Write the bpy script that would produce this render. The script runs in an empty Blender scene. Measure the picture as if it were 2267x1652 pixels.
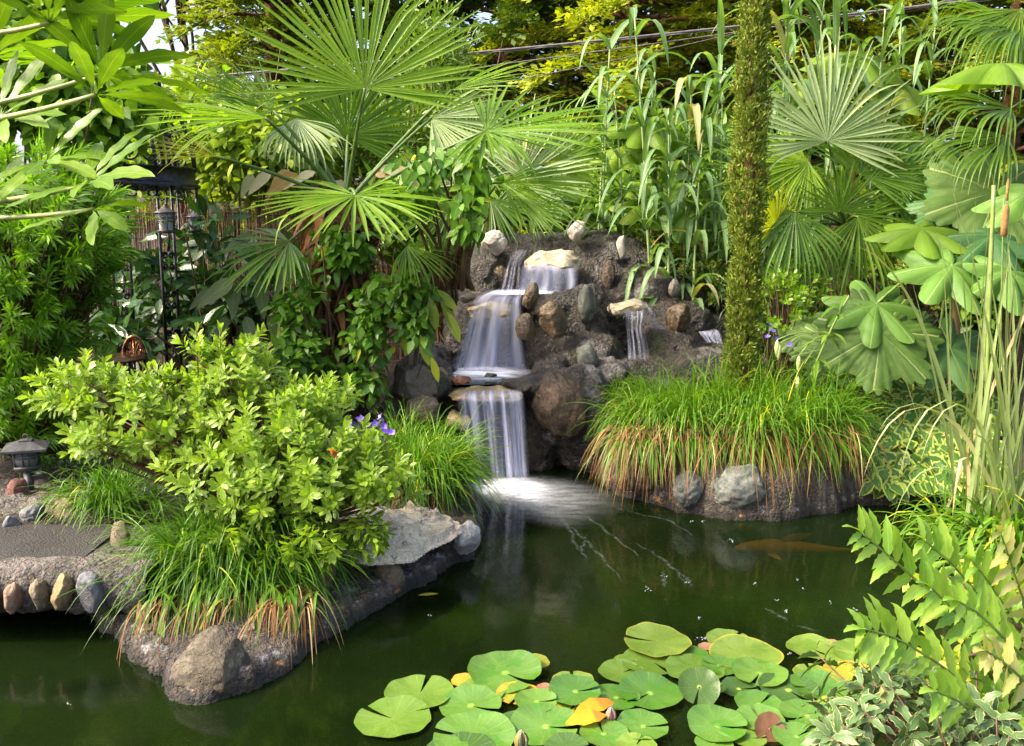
import bpy, math, random
import numpy as np
from mathutils import Vector, noise as mnoise
rng = np.random.default_rng(11)
random.seed(5)
sc = bpy.context.scene
col = sc.collection
R = math.radians

# ---------------------------------------------------------------- camera
F, CX, CY, PITCH, EYE = 2045.0, 1133.5, 826.0, R(9.0), 1.5
cam = bpy.data.objects.new('camera', bpy.data.cameras.new('camera'))
col.objects.link(cam)
cam.location = (0, 0, EYE)
cam.rotation_euler = (math.pi / 2 - PITCH, 0, 0)
cam.data.sensor_width = 36
cam.data.lens = 36 * F / 2267.0
cam.data.clip_end = 500
cam.data.clip_start = 0.05
sc.camera = cam
# ---------------------------------------------------------------- world + sun
SUN_EL, SUN_AZ = R(45), R(-106)      # azimuth measured from +Y towards +X
w = bpy.data.worlds.new('World'); sc.world = w; w.use_nodes = True
nt = w.node_tree
sky = nt.nodes.new('ShaderNodeTexSky'); sky.sky_type = 'NISHITA'
sky.sun_disc = False; sky.sun_elevation = SUN_EL; sky.sun_rotation = SUN_AZ
sky.air_density = 0.7; sky.dust_density = 6.0; sky.ozone_density = 0.0
nt.links.new(sky.outputs[0], nt.nodes['Background'].inputs[0])
nt.nodes['Background'].inputs[1].default_value = 0.15
sun = bpy.data.objects.new('sun', bpy.data.lights.new('sun', 'SUN'))
col.objects.link(sun)
sun.data.energy = 2.0; sun.data.angle = R(10.0); sun.data.color = (1.0, 0.88, 0.66)
sd = Vector((math.sin(SUN_AZ) * math.cos(SUN_EL), math.cos(SUN_AZ) * math.cos(SUN_EL), math.sin(SUN_EL)))
sun.rotation_euler = sd.to_track_quat('Z', 'Y').to_euler()
sun.location = sd * 30
vs = sc.view_settings
vs.view_transform = 'Standard'; vs.look = 'None'; vs.gamma = 1.0; vs.exposure = 1.95
sc.cycles.max_bounces = 7; sc.cycles.diffuse_bounces = 3; sc.cycles.glossy_bounces = 3
sc.cycles.transmission_bounces = 5; sc.cycles.transparent_max_bounces = 12
sc.cycles.caustics_reflective = False; sc.cycles.caustics_refractive = False

# ---------------------------------------------------------------- placing: where a sight line meets a depth or a level
def ray(x, y):
    a, b = (x - CX) / F, -(y - CY) / F
    return np.array([a, math.cos(PITCH) + b * math.sin(PITCH), -math.sin(PITCH) + b * math.cos(PITCH)])
def P(x, y, Y):
    r = ray(x, y); return np.array([0, 0, EYE]) + r * (Y / r[1])
def G(x, y, z=0.0):
    r = ray(x, y); return np.array([0, 0, EYE]) + r * ((z - EYE) / r[2])
def S(n, Y): return n * Y / F
def A(*v): return np.array(v, dtype=float)
def nz(v): return v / np.maximum(np.linalg.norm(v, axis=-1, keepdims=True), 1e-9)
def U(a, b, n=None): return rng.uniform(a, b, n)
UP = A(0, 0, 1)

# ---------------------------------------------------------------- geometry collector
class Geo:
    def __init__(s): s.v, s.f3, s.f4, s.lf, s.n = [], [], [], [], 0
    def add(s, v, q=None, t=None, lf=None):
        v = np.asarray(v, float).reshape(-1, 3)
        if q is not None and len(q): s.f4.append(np.asarray(q, int).reshape(-1, 4) + s.n)
        if t is not None and len(t): s.f3.append(np.asarray(t, int).reshape(-1, 3) + s.n)
        s.v.append(v)
        s.lf.append(np.zeros((len(v), 3)) if lf is None else np.asarray(lf, float).reshape(-1, 3))
        s.n += len(v)
def build(g, name, mat, parent=None, origin=None, smooth=True):
    v = np.concatenate(g.v)
    if parent is not None: o0 = np.array(parent['_o'])
    elif origin is not None: o0 = np.array(origin, float)
    else: o0 = A(v[:, 0].mean(), v[:, 1].mean(), v[:, 2].min())
    q = np.concatenate(g.f4) if g.f4 else np.zeros((0, 4), int)
    t = np.concatenate(g.f3) if g.f3 else np.zeros((0, 3), int)
    me = bpy.data.meshes.new(name)
    me.vertices.add(len(v)); me.vertices.foreach_set('co', (v - o0).astype(np.float32).ravel())
    nl = len(q) * 4 + len(t) * 3
    me.loops.add(nl); me.loops.foreach_set('vertex_index', np.concatenate([q.ravel(), t.ravel()]).astype(np.int32))
    me.polygons.add(len(q) + len(t))
    st = np.concatenate([np.arange(len(q)) * 4, len(q) * 4 + np.arange(len(t)) * 3]).astype(np.int32)
    me.polygons.foreach_set('loop_start', st)
    me.polygons.foreach_set('use_smooth', np.full(len(q) + len(t), smooth))
    at = me.attributes.new('lf', 'FLOAT_VECTOR', 'POINT')
    at.data.foreach_set('vector', np.concatenate(g.lf).astype(np.float32).ravel())
    me.update(calc_edges=True); me.validate()
    me.materials.append(mat)
    o = bpy.data.objects.new(name, me); col.objects.link(o)
    if parent is not None: o.parent = parent
    else: o.location = o0
    o['_o'] = [float(x) for x in o0]
    return o
def tag(o, label=None, cat=None, group=None, kind=None):
    if label: o['label'] = label
    if cat: o['category'] = cat
    if group: o['group'] = group
    if kind: o['kind'] = kind
    return o
def thing(name, label, cat, loc, group=None):
    o = bpy.data.objects.new(name, None); col.objects.link(o)
    o.location = loc; o.empty_display_size = .1
    o['_o'] = [float(x) for x in loc]
    return tag(o, label, cat, group)

# ---------------------------------------------------------------- leaf strips
def prof_ell(t): return np.sin(np.pi * np.clip(t, 0, 1)) ** .8
def prof_lance(t): return (np.sin(np.pi * np.clip(t, 0, 1) ** .8)) ** .9
def prof_obl(t): return np.sin(np.pi * np.clip(t, 0, 1) ** 1.5) ** .8
def prof_heart(t): return np.where(t < .02, .55, np.sqrt(np.clip(t * 3.2, 0.3, 1)) * (1 - np.clip(t, 0, 1) ** 2.2) ** .9)
def prof_ovate(t): return np.sin(np.pi * np.clip(t, 0, 1) ** .62) ** .85
def prof_grass(t): return np.clip(1.06 - t ** 3 * 1.06, 0, 1) * np.clip(.55 + t * 4, 0, 1)
def prof_strap(t): return np.clip((1 - t) * 5, 0, 1) ** .7 * np.clip(.5 + t * 3, 0, 1)
def prof_spray(t): return np.array([.5, 1, .15])[np.clip((t * 2.01).astype(int), 0, 2)]
def perp(d, roll=None):
    n = UP - d * (d @ UP)[:, None]
    bad = np.linalg.norm(n, axis=1) < .05
    n[bad] = A(0, -1, 0) - d[bad] * (d[bad] @ A(0, -1, 0))[:, None]
    n = nz(n)
    if roll is not None:
        s = np.cross(d, n); n = n * np.cos(roll)[:, None] + s * np.sin(roll)[:, None]
    return n
def leaves(g, pos, d, nrm, L, W, prof=prof_ell, K=4, droop=0., fold=.15, wave=0., rnd=None, power=1.0, wn=3, curl=0.):
    pos = np.asarray(pos, float); N = len(pos)
    d = nz(np.broadcast_to(np.asarray(d, float), (N, 3)))
    nrm = np.broadcast_to(np.asarray(nrm, float), (N, 3))
    L = np.broadcast_to(L, (N,)); W = np.broadcast_to(W, (N,)); droop = np.broadcast_to(droop, (N,))
    fold = np.broadcast_to(fold, (N,))
    rnd = U(0, 1, N) if rnd is None else np.broadcast_to(rnd, (N,))
    t = np.linspace(0, 1, K + 1)
    tm = (t[1:] + t[:-1]) / 2
    s = nz(np.cross(d, nrm))
    D = nz(d[:, None, :] + (droop[:, None] * tm[None] ** power)[..., None] * A(0, 0, -1) - curl * tm[None, :, None] * nrm[:, None, :])
    pts = np.concatenate([np.zeros((N, 1, 3)), np.cumsum(D, axis=1)], axis=1) * (L / K)[:, None, None] + pos[:, None, :]
    Dv = np.concatenate([D[:, :1], (D[:, 1:] + D[:, :-1]) / 2, D[:, -1:]], axis=1)
    n = nz(np.cross(s[:, None, :], Dv))
    hw = W[:, None] / 2 * prof(t)[None]
    ph = U(0, 6.28, N)[:, None]
    wv = wave * W[:, None] * np.sin(t[None] * wn * 6.28 + ph)
    wv2 = wave * W[:, None] * np.sin(t[None] * wn * 6.0 + ph + 2.1)
    up = (hw * np.sin(fold)[:, None])[..., None] * n
    sd_ = (hw * np.cos(fold)[:, None])[..., None] * s[:, None, :]
    a = pts - sd_ + up + wv[..., None] * n
    b = pts + sd_ + up + wv2[..., None] * n
    V = np.stack([a, pts, b], axis=2)
    lf = np.zeros((N, K + 1, 3, 3))
    lf[..., 0] = np.array([-1, 0, 1]); lf[..., 1] = t[None, :, None]; lf[..., 2] = rnd[:, None, None]
    i = np.arange(N)[:, None, None] * (K + 1) * 3 + np.arange(K)[None, :, None] * 3 + np.arange(2)[None, None, :]
    g.add(V, np.stack([i, i + 1, i + 4, i + 3], axis=-1), lf=lf)
def diamonds(g, pos, d, nrm, L, W, rnd):
    N = len(pos); d = nz(d); s = nz(np.cross(d, nrm)); L = np.broadcast_to(L, (N,))[:, None]; W = np.broadcast_to(W, (N,))[:, None]
    m_ = pos + d * L * .55
    V = np.stack([pos, m_ - s * W / 2, pos + d * L, m_ + s * W / 2], 1)
    lf = np.zeros((N, 4, 3)); lf[:, :, 0] = np.array([0, -1, 0, 1]); lf[:, :, 1] = np.array([0, .55, 1, .55]); lf[..., 2] = rnd[:, None]
    g.add(V, np.arange(N * 4).reshape(-1, 4), lf=lf)
def tube(g, pts, r, sides=6, rnd=None, cap=True):
    pts = np.asarray(pts, float); K = len(pts); r = np.broadcast_to(r, (K,))
    T = nz(np.gradient(pts, axis=0))
    ref = A(0, 0, 1) if abs(T[:, 2]).mean() < .8 else A(1, 0, 0)
    n = nz(np.cross(T, ref)); b = np.cross(T, n)
    a = np.linspace(0, 2 * np.pi, sides, endpoint=False)
    V = pts[:, None] + r[:, None, None] * (np.cos(a)[None, :, None] * n[:, None] + np.sin(a)[None, :, None] * b[:, None])
    k = np.arange(K - 1)[:, None] * sides; j = np.arange(sides)[None]; j2 = (j + 1) % sides
    q = np.stack([k + j, k + j2, k + sides + j2, k + sides + j], axis=-1)
    lf = np.zeros((K, sides, 3)); lf[..., 1] = np.linspace(0, 1, K)[:, None]; lf[..., 2] = U(0, 1) if rnd is None else rnd
    tt = None
    if cap and sides >= 3:
        tt = [(0, i + 1, i) for i in range(1, sides - 1)] + [((K - 1) * sides, (K - 1) * sides + i, (K - 1) * sides + i + 1) for i in range(1, sides - 1)]
    g.add(V, q, tt, lf)
def curve(p0, p1, sag=None, K=8, mid=None):
    p0, p1 = np.asarray(p0, float), np.asarray(p1, float)
    m = (p0 + p1) / 2 + (A(0, 0, 0) if sag is None else np.asarray(sag, float)) if mid is None else np.asarray(mid, float)
    t = np.linspace(0, 1, K)[:, None]
    return (1 - t) ** 2 * p0 + 2 * t * (1 - t) * m + t * t * p1
def box(g, c, sx, sy, sz, rz=0.0, taper=1.0, rnd=.5):
    v = np.array([(x * (taper if z > 0 else 1), y * (taper if z > 0 else 1), z) for z in (-1, 1) for x, y in ((-1, -1), (1, -1), (1, 1), (-1, 1))], float) * A(sx, sy, sz) / 2
    ca, sa = math.cos(rz), math.sin(rz)
    v = np.stack([v[:, 0] * ca - v[:, 1] * sa, v[:, 0] * sa + v[:, 1] * ca, v[:, 2]], 1) + np.asarray(c, float)
    g.add(v, [(0, 3, 2, 1), (4, 5, 6, 7), (0, 1, 5, 4), (1, 2, 6, 5), (2, 3, 7, 6), (3, 0, 4, 7)], lf=np.full((8, 3), rnd))
def lathe(g, c, prof, n=20, rnd=.5):
    a = np.linspace(0, 2 * np.pi, n, endpoint=False); pr = np.array(prof, float); K = len(pr)
    V = np.stack([pr[:, 0, None] * np.cos(a), pr[:, 0, None] * np.sin(a), np.repeat(pr[:, 1, None], n, 1)], -1) + np.asarray(c, float)
    k = np.arange(K - 1)[:, None] * n; j = np.arange(n)[None]; j2 = (j + 1) % n
    lf = np.zeros((K, n, 3)); lf[..., 1] = np.linspace(0, 1, K)[:, None]; lf[..., 2] = rnd
    g.add(V, np.stack([k + j, k + j2, k + n + j2, k + n + j], -1), lf=lf)
def shoots(g, base, dirs, nl, Ls, leafL, leafW, prof=prof_obl, a0=1.3, a1=.35, K=3, droop=.25, fold=.2, jit=.25, wave=0., t0=.0, curl=0.):
    base = np.asarray(base, float); Sn = len(base); dirs = nz(np.asarray(dirs, float))
    e1 = nz(np.cross(dirs, A(.31, .17, .93))); e2 = np.cross(dirs, e1)
    j = np.arange(nl)[None]
    t = np.clip((j + U(0, 1, (Sn, nl))) / nl, 0, 1); tt = t0 + (1 - t0) * t
    Ls = np.broadcast_to(Ls, (Sn,))
    pos = base[:, None] + dirs[:, None] * (Ls[:, None] * tt)[..., None]
    az = j * 2.4 + U(0, 6.28, (Sn, 1)) + U(-jit, jit, (Sn, nl))
    inc = a0 + (a1 - a0) * t + U(-jit, jit, (Sn, nl))
    rad = np.cos(az)[..., None] * e1[:, None] + np.sin(az)[..., None] * e2[:, None]
    d = np.cos(inc)[..., None] * dirs[:, None] + np.sin(inc)[..., None] * rad
    n = nz(dirs[:, None] - d * (d * dirs[:, None]).sum(-1, keepdims=True))
    sz = U(.7, 1.1, (Sn, nl)) * (1 - .35 * np.abs(t - .4))
    rn = np.clip(U(0, 1, (Sn, 1)) * .6 + U(0, .4, (Sn, nl)), 0, 1)
    leaves(g, pos.reshape(-1, 3), d.reshape(-1, 3), n.reshape(-1, 3), (leafL * sz).ravel(), (leafW * sz).ravel(), prof, K, droop, fold, wave, rn.ravel(), curl=curl)
def rdir(n, up=0., spread=1.):
    v = rng.normal(size=(n, 3)) * spread; v[:, 2] += up; return nz(v)
def blob(n, c, r, shell=.0):
    d = nz(rng.normal(size=(n, 3))); k = (U(shell ** 3, 1, n)) ** (1 / 3)
    return np.asarray(c, float) + d * k[:, None] * np.asarray(r, float), d
def fan(g, hub, axis, nrm, Rr, nseg=42, spread=150, droop=.12, cup=.18, split=.46, broken=.08, fold=.7, rnd=None, wid=1.0):
    axis = nz(np.asarray(axis, float)[None])[0]; nrm = np.asarray(nrm, float)
    nrm = nz((nrm - axis * (nrm @ axis))[None])[0]; s = np.cross(axis, nrm)
    ph = np.linspace(-R(spread), R(spread), nseg) + U(-.022, .022, nseg)
    d = np.cos(ph)[:, None] * axis + np.sin(ph)[:, None] * s + cup * nrm
    d = nz(d + nrm * U(-.05, .05, nseg)[:, None])
    n = nz(nrm + s * U(-.35, .35, nseg)[:, None]); n = nz(n - d * (n * d).sum(1, keepdims=True))
    L = Rr * (1 - .22 * (np.abs(ph) / R(spread)) ** 2) * U(.86, 1.06, nseg)
    dphi = 2 * R(spread) / nseg
    wmax = 2 * Rr * split * math.tan(dphi / 2) * .97 * wid
    pr = lambda t: np.minimum(np.clip(t / split, .02, 1), np.where(t < split, 1, 1 - .86 * np.clip((t - .62) / .39, 0, 1) ** 1.2))
    dr = np.full(nseg, droop) * U(.4, 1.9, nseg) + (U(0, 1, nseg) < .12) * U(.4, 1.2, nseg)
    bk = U(0, 1, nseg) < broken
    r_ = U(0, 1, nseg) * .5 + (U(0, .5) if rnd is None else rnd)
    leaves(g, np.repeat(np.asarray(hub, float)[None], nseg, 0)[~bk], d[~bk], n[~bk], L[~bk], wmax, pr, 8, dr[~bk], fold, rnd=r_[~bk], power=2)
    if bk.any():
        leaves(g, np.repeat(np.asarray(hub, float)[None], bk.sum(), 0), d[bk], n[bk], L[bk], wmax, pr, 10, 6.0, fold, rnd=r_[bk], power=7)
def polar(g, c, ax, nrm, rfun, rings=5, na=72, shape=None, rnd=.5, gap=0., lobes=7):
    """a flat lobed leaf: centre c, ax = direction of angle zero; rfun(theta) radius; shape(x, y, rho, theta) -> height along nrm"""
    ax = np.asarray(ax, float); nrm = nz(np.asarray(nrm, float)[None])[0]; ax = nz((ax - nrm * (ax @ nrm))[None])[0]; s = np.cross(nrm, ax)
    th = np.linspace(-np.pi + gap, np.pi - gap, na + 1)
    rr = rfun(th); k = np.linspace(0, 1, rings + 1)[1:]
    X = k[:, None] * (rr * np.cos(th))[None]; Y = k[:, None] * (rr * np.sin(th))[None]
    H = np.zeros_like(X) if shape is None else shape(X, Y, np.repeat(k[:, None], na + 1, 1), np.repeat(th[None], rings, 0))
    V = np.asarray(c, float) + X[..., None] * ax + Y[..., None] * s + H[..., None] * nrm
    lf = np.zeros(V.shape); u = (th / (2 * np.pi) * lobes + .5) % 1 * 2 - 1
    lf[..., 0] = u[None]; lf[..., 1] = k[:, None]; lf[..., 2] = rnd
    c0 = np.asarray(c, float) + (0 if shape is None else float(shape(A(0.), A(0.), A(0.), A(0.))[0])) * nrm
    m = na + 1
    q = [(r_ * m + j, r_ * m + j + 1, (r_ + 1) * m + j + 1, (r_ + 1) * m + j) for r_ in range(rings - 1) for j in range(na)]
    t = [(rings * m, j + 1, j) for j in range(na)]
    t = [(a, c_, b) for a, b, c_ in t]; q = [x for x in q]
    g.add(np.concatenate([V.reshape(-1, 3), c0[None]]), [(a, d_, c_, b) for a, b, c_, d_ in q], t, np.concatenate([lf.reshape(-1, 3), [[0, 0, rnd]]]))

# ---------------------------------------------------------------- materials
def newmat(name):
    m = bpy.data.materials.new(name); m.use_nodes = True; n = m.node_tree
    n.nodes.clear(); out = n.nodes.new('ShaderNodeOutputMaterial')
    return m, n, out
def nd(n, typ, ins=None, **kw):
    x = n.nodes.new(typ)
    for k, v in kw.items(): setattr(x, k, v)
    for k, v in (ins or {}).items():
        s = x.inputs[k]
        if hasattr(v, 'bl_idname') and isinstance(v, bpy.types.Node): n.links.new(v.outputs[0], s)
        elif isinstance(v, bpy.types.NodeSocket): n.links.new(v, s)
        else: s.default_value = (*v, 1.0) if isinstance(v, tuple) and len(v) == 3 and s.type == 'RGBA' else v
    return x
def mixc(n, f, a, b, mode='MIX'):
    x = n.nodes.new('ShaderNodeMix'); x.data_type = 'RGBA'; x.blend_type = mode
    for s, v in ((x.inputs[0], f), (x.inputs[6], a), (x.inputs[7], b)):
        if isinstance(v, bpy.types.NodeSocket): n.links.new(v, s)
        elif isinstance(v, tuple): s.default_value = (*v, 1.0) if len(v) == 3 else v
        else: s.default_value = v
    return x.outputs[2]
def math_(n, op, a, b=0.0, clamp=False):
    x = n.nodes.new('ShaderNodeMath'); x.operation = op; x.use_clamp = clamp
    for s, v in ((x.inputs[0], a), (x.inputs[1], b)):
        if isinstance(v, bpy.types.NodeSocket): n.links.new(v, s)
        else: s.default_value = v
    return x.outputs[0]
def sstep(n, v, a, b):
    x = n.nodes.new('ShaderNodeMapRange'); x.interpolation_type = 'SMOOTHSTEP'
    n.links.new(v, x.inputs[0]); x.inputs[1].default_value = a; x.inputs[2].default_value = b
    return x.outputs[0]
def tex(n, scale, detail=4, rough=.55, vec=None, typ='ShaderNodeTexNoise', out=0):
    x = n.nodes.new(typ); x.inputs['Scale'].default_value = scale
    if 'Detail' in x.inputs: x.inputs['Detail'].default_value = detail
    if 'Roughness' in x.inputs and typ == 'ShaderNodeTexNoise': x.inputs['Roughness'].default_value = rough
    if vec is None:
        tc = n.nodes.new('ShaderNodeNewGeometry'); vec = tc.outputs['Position']
    n.links.new(vec, x.inputs['Vector'])
    return x.outputs[out]
def leaf_mat(name, c1, c2, edge=None, edge_w=.75, vein=None, vein_w=.1, tr=.42, rough=.44, dry=None, dry_at=.85, odd=None, odd_p=.9, stripes=0, spec=.36, center=None, veins_n=0, edge_n=.7, blotch=None):
    m, n, out = newmat(name)
    a = nd(n, 'ShaderNodeAttribute', attribute_name='lf')
    sp = nd(n, 'ShaderNodeSeparateXYZ', {0: a.outputs['Vector']})
    u = math_(n, 'ABSOLUTE', sp.outputs[0]); v = sp.outputs[1]; r = sp.outputs[2]
    c = mixc(n, r, c1, c2)
    no = tex(n, 9, 3)
    c = mixc(n, sstep(n, no, .35, .75), c, mixc(n, 1.0, c, (.72, .8, .6), 'MULTIPLY'))
    if odd is not None: c = mixc(n, sstep(n, r, odd_p, odd_p + .04), c, odd)
    fine = tex(n, 60, 2)
    if veins_n:
        w_ = math_(n, 'SINE', math_(n, 'MULTIPLY', math_(n, 'SUBTRACT', v, math_(n, 'MULTIPLY', u, .28)), veins_n))
        c = mixc(n, math_(n, 'MULTIPLY', sstep(n, w_, .75, 1.0), .35), c, vein or (.3, .4, .15))
    if stripes:
        c = mixc(n, math_(n, 'MULTIPLY', sstep(n, math_(n, 'SINE', math_(n, 'MULTIPLY', sp.outputs[0], stripes)), .1, .8), .7), c, edge or (.5, .55, .3))
    elif edge is not None:
        ed = math_(n, 'ADD', u, math_(n, 'MULTIPLY', math_(n, 'SUBTRACT', fine, .5), edge_n))
        c = mixc(n, sstep(n, ed, edge_w, edge_w + .12), c, edge)
    if center is not None: c = mixc(n, sstep(n, math_(n, 'ADD', v, math_(n, 'MULTIPLY', fine, .1)), .2, .1), c, center)
    if vein is not None: c = mixc(n, math_(n, 'MULTIPLY', sstep(n, u, vein_w, vein_w * .3), .75), c, vein)
    if blotch is not None:
        bl_ = sstep(n, tex(n, 13, 3, .6), .56, .60); c = mixc(n, math_(n, 'MULTIPLY', bl_, .75), c, blotch); c = mixc(n, math_(n, 'MULTIPLY', sstep(n, tex(n, 34, 4, .7), .68, .71), .5), c, (.16, .10, .03))
    if dry is not None:
        dv = math_(n, 'ADD', v, math_(n, 'MULTIPLY', math_(n, 'SUBTRACT', r, .5), .25))
        c = mixc(n, sstep(n, dv, dry_at, dry_at + .1), c, dry)
    bs = nd(n, 'ShaderNodeBsdfPrincipled', {'Base Color': c, 'Roughness': rough, 'Specular IOR Level': spec})
    bp = nd(n, 'ShaderNodeBump', {'Height': tex(n, 45, 3), 'Strength': .12, 'Distance': .02}); n.links.new(bp.outputs[0], bs.inputs['Normal'])
    tc = mixc(n, 1.0, c, (1.25, 1.32, .3), 'MULTIPLY')
    tl = nd(n, 'ShaderNodeBsdfTranslucent', {'Color': tc})
    mx = nd(n, 'ShaderNodeMixShader', {0: tr, 1: bs.outputs[0], 2: tl.outputs[0]})
    n.links.new(mx.outputs[0], out.inputs[0])
    return m
def rock_mat(name, c1, c2, c3=None, scale=6, rough=.75, bump=.5, wet=0., grit=0., stain=None, streak=False, moss=0.):
    m, n, out = newmat(name)
    geo = n.nodes.new('ShaderNodeNewGeometry'); pos = geo.outputs['Position']
    f = tex(n, scale, 8, .62)
    c = mixc(n, sstep(n, f, .40, .60), c1, c2)
    if c3 is not None:
        c = mixc(n, sstep(n, tex(n, scale * 2.3, 6, .7), .54, .68), c, c3)
    spk = tex(n, scale * 22, 3, .6)
    c = mixc(n, math_(n, 'MULTIPLY', sstep(n, spk, .5, .75), .5), c, mixc(n, 1.0, c, (1.9, 1.85, 1.8), 'MULTIPLY'))
    c = mixc(n, math_(n, 'MULTIPLY', sstep(n, spk, .45, .28), .6), c, mixc(n, 1.0, c, (.4, .38, .36), 'MULTIPLY'))
    h = math_(n, 'ADD', math_(n, 'MULTIPLY', f, 1.0), math_(n, 'MULTIPLY', spk, .25))
    if grit:
        vo = tex(n, grit, typ='ShaderNodeTexVoronoi')
        vc = tex(n, grit, typ='ShaderNodeTexVoronoi', out=1)
        c = mixc(n, .4, c, mixc(n, 1.0, c, mixc(n, .55, vc, (.9, .9, .9)), 'MULTIPLY'))
        c = mixc(n, sstep(n, vo, .35, .55), c, mixc(n, 1.0, c, (.45, .43, .42), 'MULTIPLY'))
        h = math_(n, 'SUBTRACT', h, math_(n, 'MULTIPLY', vo, .45))
    ck = n.nodes.new('ShaderNodeTexVoronoi'); ck.feature = 'DISTANCE_TO_EDGE'; ck.inputs['Scale'].default_value = scale * .8; wp = nd(n, 'ShaderNodeVectorMath', {0: pos, 1: nd(n, 'ShaderNodeTexNoise', {'Vector': pos, 'Scale': scale * 1.3, 'Detail': 4.}).outputs['Color']}, operation='ADD'); n.links.new(wp.outputs[0], ck.inputs['Vector'])
    cr = sstep(n, ck.outputs[0], .03, .0)
    c = mixc(n, math_(n, 'MULTIPLY', cr, .5), c, mixc(n, 1.0, c, (.4, .37, .35), 'MULTIPLY')); h = math_(n, 'SUBTRACT', h, math_(n, 'MULTIPLY', cr, .4))
    if moss:
        c = mixc(n, math_(n, 'MULTIPLY', sstep(n, tex(n, 5, 5), .6 - moss * .2, .75), .7), c, (.055, .07, .015))
        c = mixc(n, math_(n, 'MULTIPLY', sstep(n, tex(n, 2.6, 7, .7), .54, .68), .7), c, (.28, .26, .25))
    if stain:
        z = nd(n, 'ShaderNodeSeparateXYZ', {0: pos}).outputs[2]
        zz = math_(n, 'ADD', z, math_(n, 'MULTIPLY', math_(n, 'SUBTRACT', tex(n, 7, 4), .5), .14))
        dark = sstep(n, zz, .06, .015)
        c = mixc(n, dark, c, (.02, .017, .012))
        band = math_(n, 'MULTIPLY', sstep(n, zz, .035, .055), sstep(n, zz, .10, .075))
        c = mixc(n, math_(n, 'MULTIPLY', band, math_(n, 'MULTIPLY', sstep(n, tex(n, 22, 7, .75), .54, .62), .6)), c, (.42, .40, .42))
        band2 = math_(n, 'MULTIPLY', sstep(n, zz, .015, .03), sstep(n, zz, .06, .045))
        c = mixc(n, math_(n, 'MULTIPLY', band2, sstep(n, tex(n, 13, 6, .7), .56, .64)), c, (.42, .19, .06))
    ro = math_(n, 'ADD', rough, math_(n, 'MULTIPLY', math_(n, 'SUBTRACT', tex(n, scale * 1.5, 3), .5), .5 if wet else .25), True)
    bs = nd(n, 'ShaderNodeBsdfPrincipled', {'Base Color': c, 'Roughness': ro, 'Specular IOR Level': .5 + wet * .4})
    bp = nd(n, 'ShaderNodeBump', {'Height': h, 'Strength': bump, 'Distance': .035}); n.links.new(bp.outputs[0], bs.inputs['Normal'])
    n.links.new(bs.outputs[0], out.inputs[0])
    return m
def plain_mat(name, c, rough=.5, metal=0., bump=0., scale=40, c2=None):
    m, n, out = newmat(name)
    cc = mixc(n, sstep(n, tex(n, scale * .4, 5), .35, .7), c, c2 or tuple(x * .6 for x in c))
    bs = nd(n, 'ShaderNodeBsdfPrincipled', {'Base Color': cc, 'Roughness': rough, 'Metallic': metal})
    if bump:
        bp = nd(n, 'ShaderNodeBump', {'Height': tex(n, scale, 5), 'Strength': bump, 'Distance': .01}); n.links.new(bp.outputs[0], bs.inputs['Normal'])
    n.links.new(bs.outputs[0], out.inputs[0])
    return m
# ================================================================ the setting: ground, water, banks
def sdist(X, Y, poly):
    """signed distance to a polygon, positive inside"""
    p = np.asarray(poly, float)[:, :2]; q = np.roll(p, -1, 0)
    D = np.full(X.shape, 1e9); ins = np.zeros(X.shape, bool)
    for (x0, y0), (x1, y1) in zip(p, q):
        dx, dy = x1 - x0, y1 - y0
        t = np.clip(((X - x0) * dx + (Y - y0) * dy) / (dx * dx + dy * dy + 1e-12), 0, 1)
        D = np.minimum(D, np.hypot(X - x0 - t * dx, Y - y0 - t * dy))
        c = (y0 > Y) != (y1 > Y)
        ins ^= c & (X < (x1 - x0) * (Y - y0) / (y1 - y0 + 1e-12) + x0)
    return np.where(ins, D, -D)
def sm(x, a=0., b=1.):
    t = np.clip((x - a) / (b - a), 0, 1); return t * t * (3 - 2 * t)
def vnoise(X, Y, s, off=0.0):
    f = X.ravel(); h = Y.ravel()
    return np.array([mnoise.fractal(Vector((a * s + off, b * s, off * .7)), .8, 2.1, 5) for a, b in zip(f, h)]).reshape(X.shape)
def grid_mesh(xs, ys, hf, keep=None):
    X, Y = np.meshgrid(xs, ys); Z = hf(X, Y); k = np.ones(X.shape, bool) if keep is None else keep(X, Y)
    nx = len(xs); i = np.arange((len(ys) - 1) * nx).reshape(-1, nx)[:, :-1]
    kk = k[:-1, :-1] & k[1:, :-1] & k[:-1, 1:] & k[1:, 1:]
    i = i[kk]
    q = np.stack([i, i + 1, i + nx + 1, i + nx], -1)
    V = np.stack([X, Y, Z], -1).reshape(-1, 3)
    used = np.unique(q); re = -np.ones(len(V), int); re[used] = np.arange(len(used))
    g = Geo(); g.add(V[used], re[q]); return g

POND = [(-6, 3.62), (-1.7, 3.62), (-1.25, 4.1), (-.7, 4.8), (-.4, 5.75), (.6, 5.75), (.95, 5.5), (1.5, 5.15), (2.7, 5.1), (2.75, 4.5), (2.5, 3.8), (2.2, 3.1), (1.8, 2.4), (1.3, 1.6), (.6, 1.15), (-6, 1.15)]
def ground_h(X, Y):
    d = sdist(X, Y, POND)
    h = .27 + .12 * sm(Y, 5, 8) + .03 * np.sin(X * 1.7) * np.cos(Y * 1.3)
    return h + (-.85 - h) * sm(d, -.08, .22)
ax_ = np.concatenate([np.linspace(-120, -7, 14), np.linspace(-6.5, 6.5, 150), np.linspace(7, 120, 14)])
ay_ = np.concatenate([np.linspace(-60, 0, 8), np.linspace(.2, 9, 110), np.linspace(9.5, 160, 16)])
m_soil = rock_mat('soil', (.03, .02, .012), (.06, .04, .024), (.09, .07, .04), scale=3, rough=.95, bump=.9, grit=30)
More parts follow.
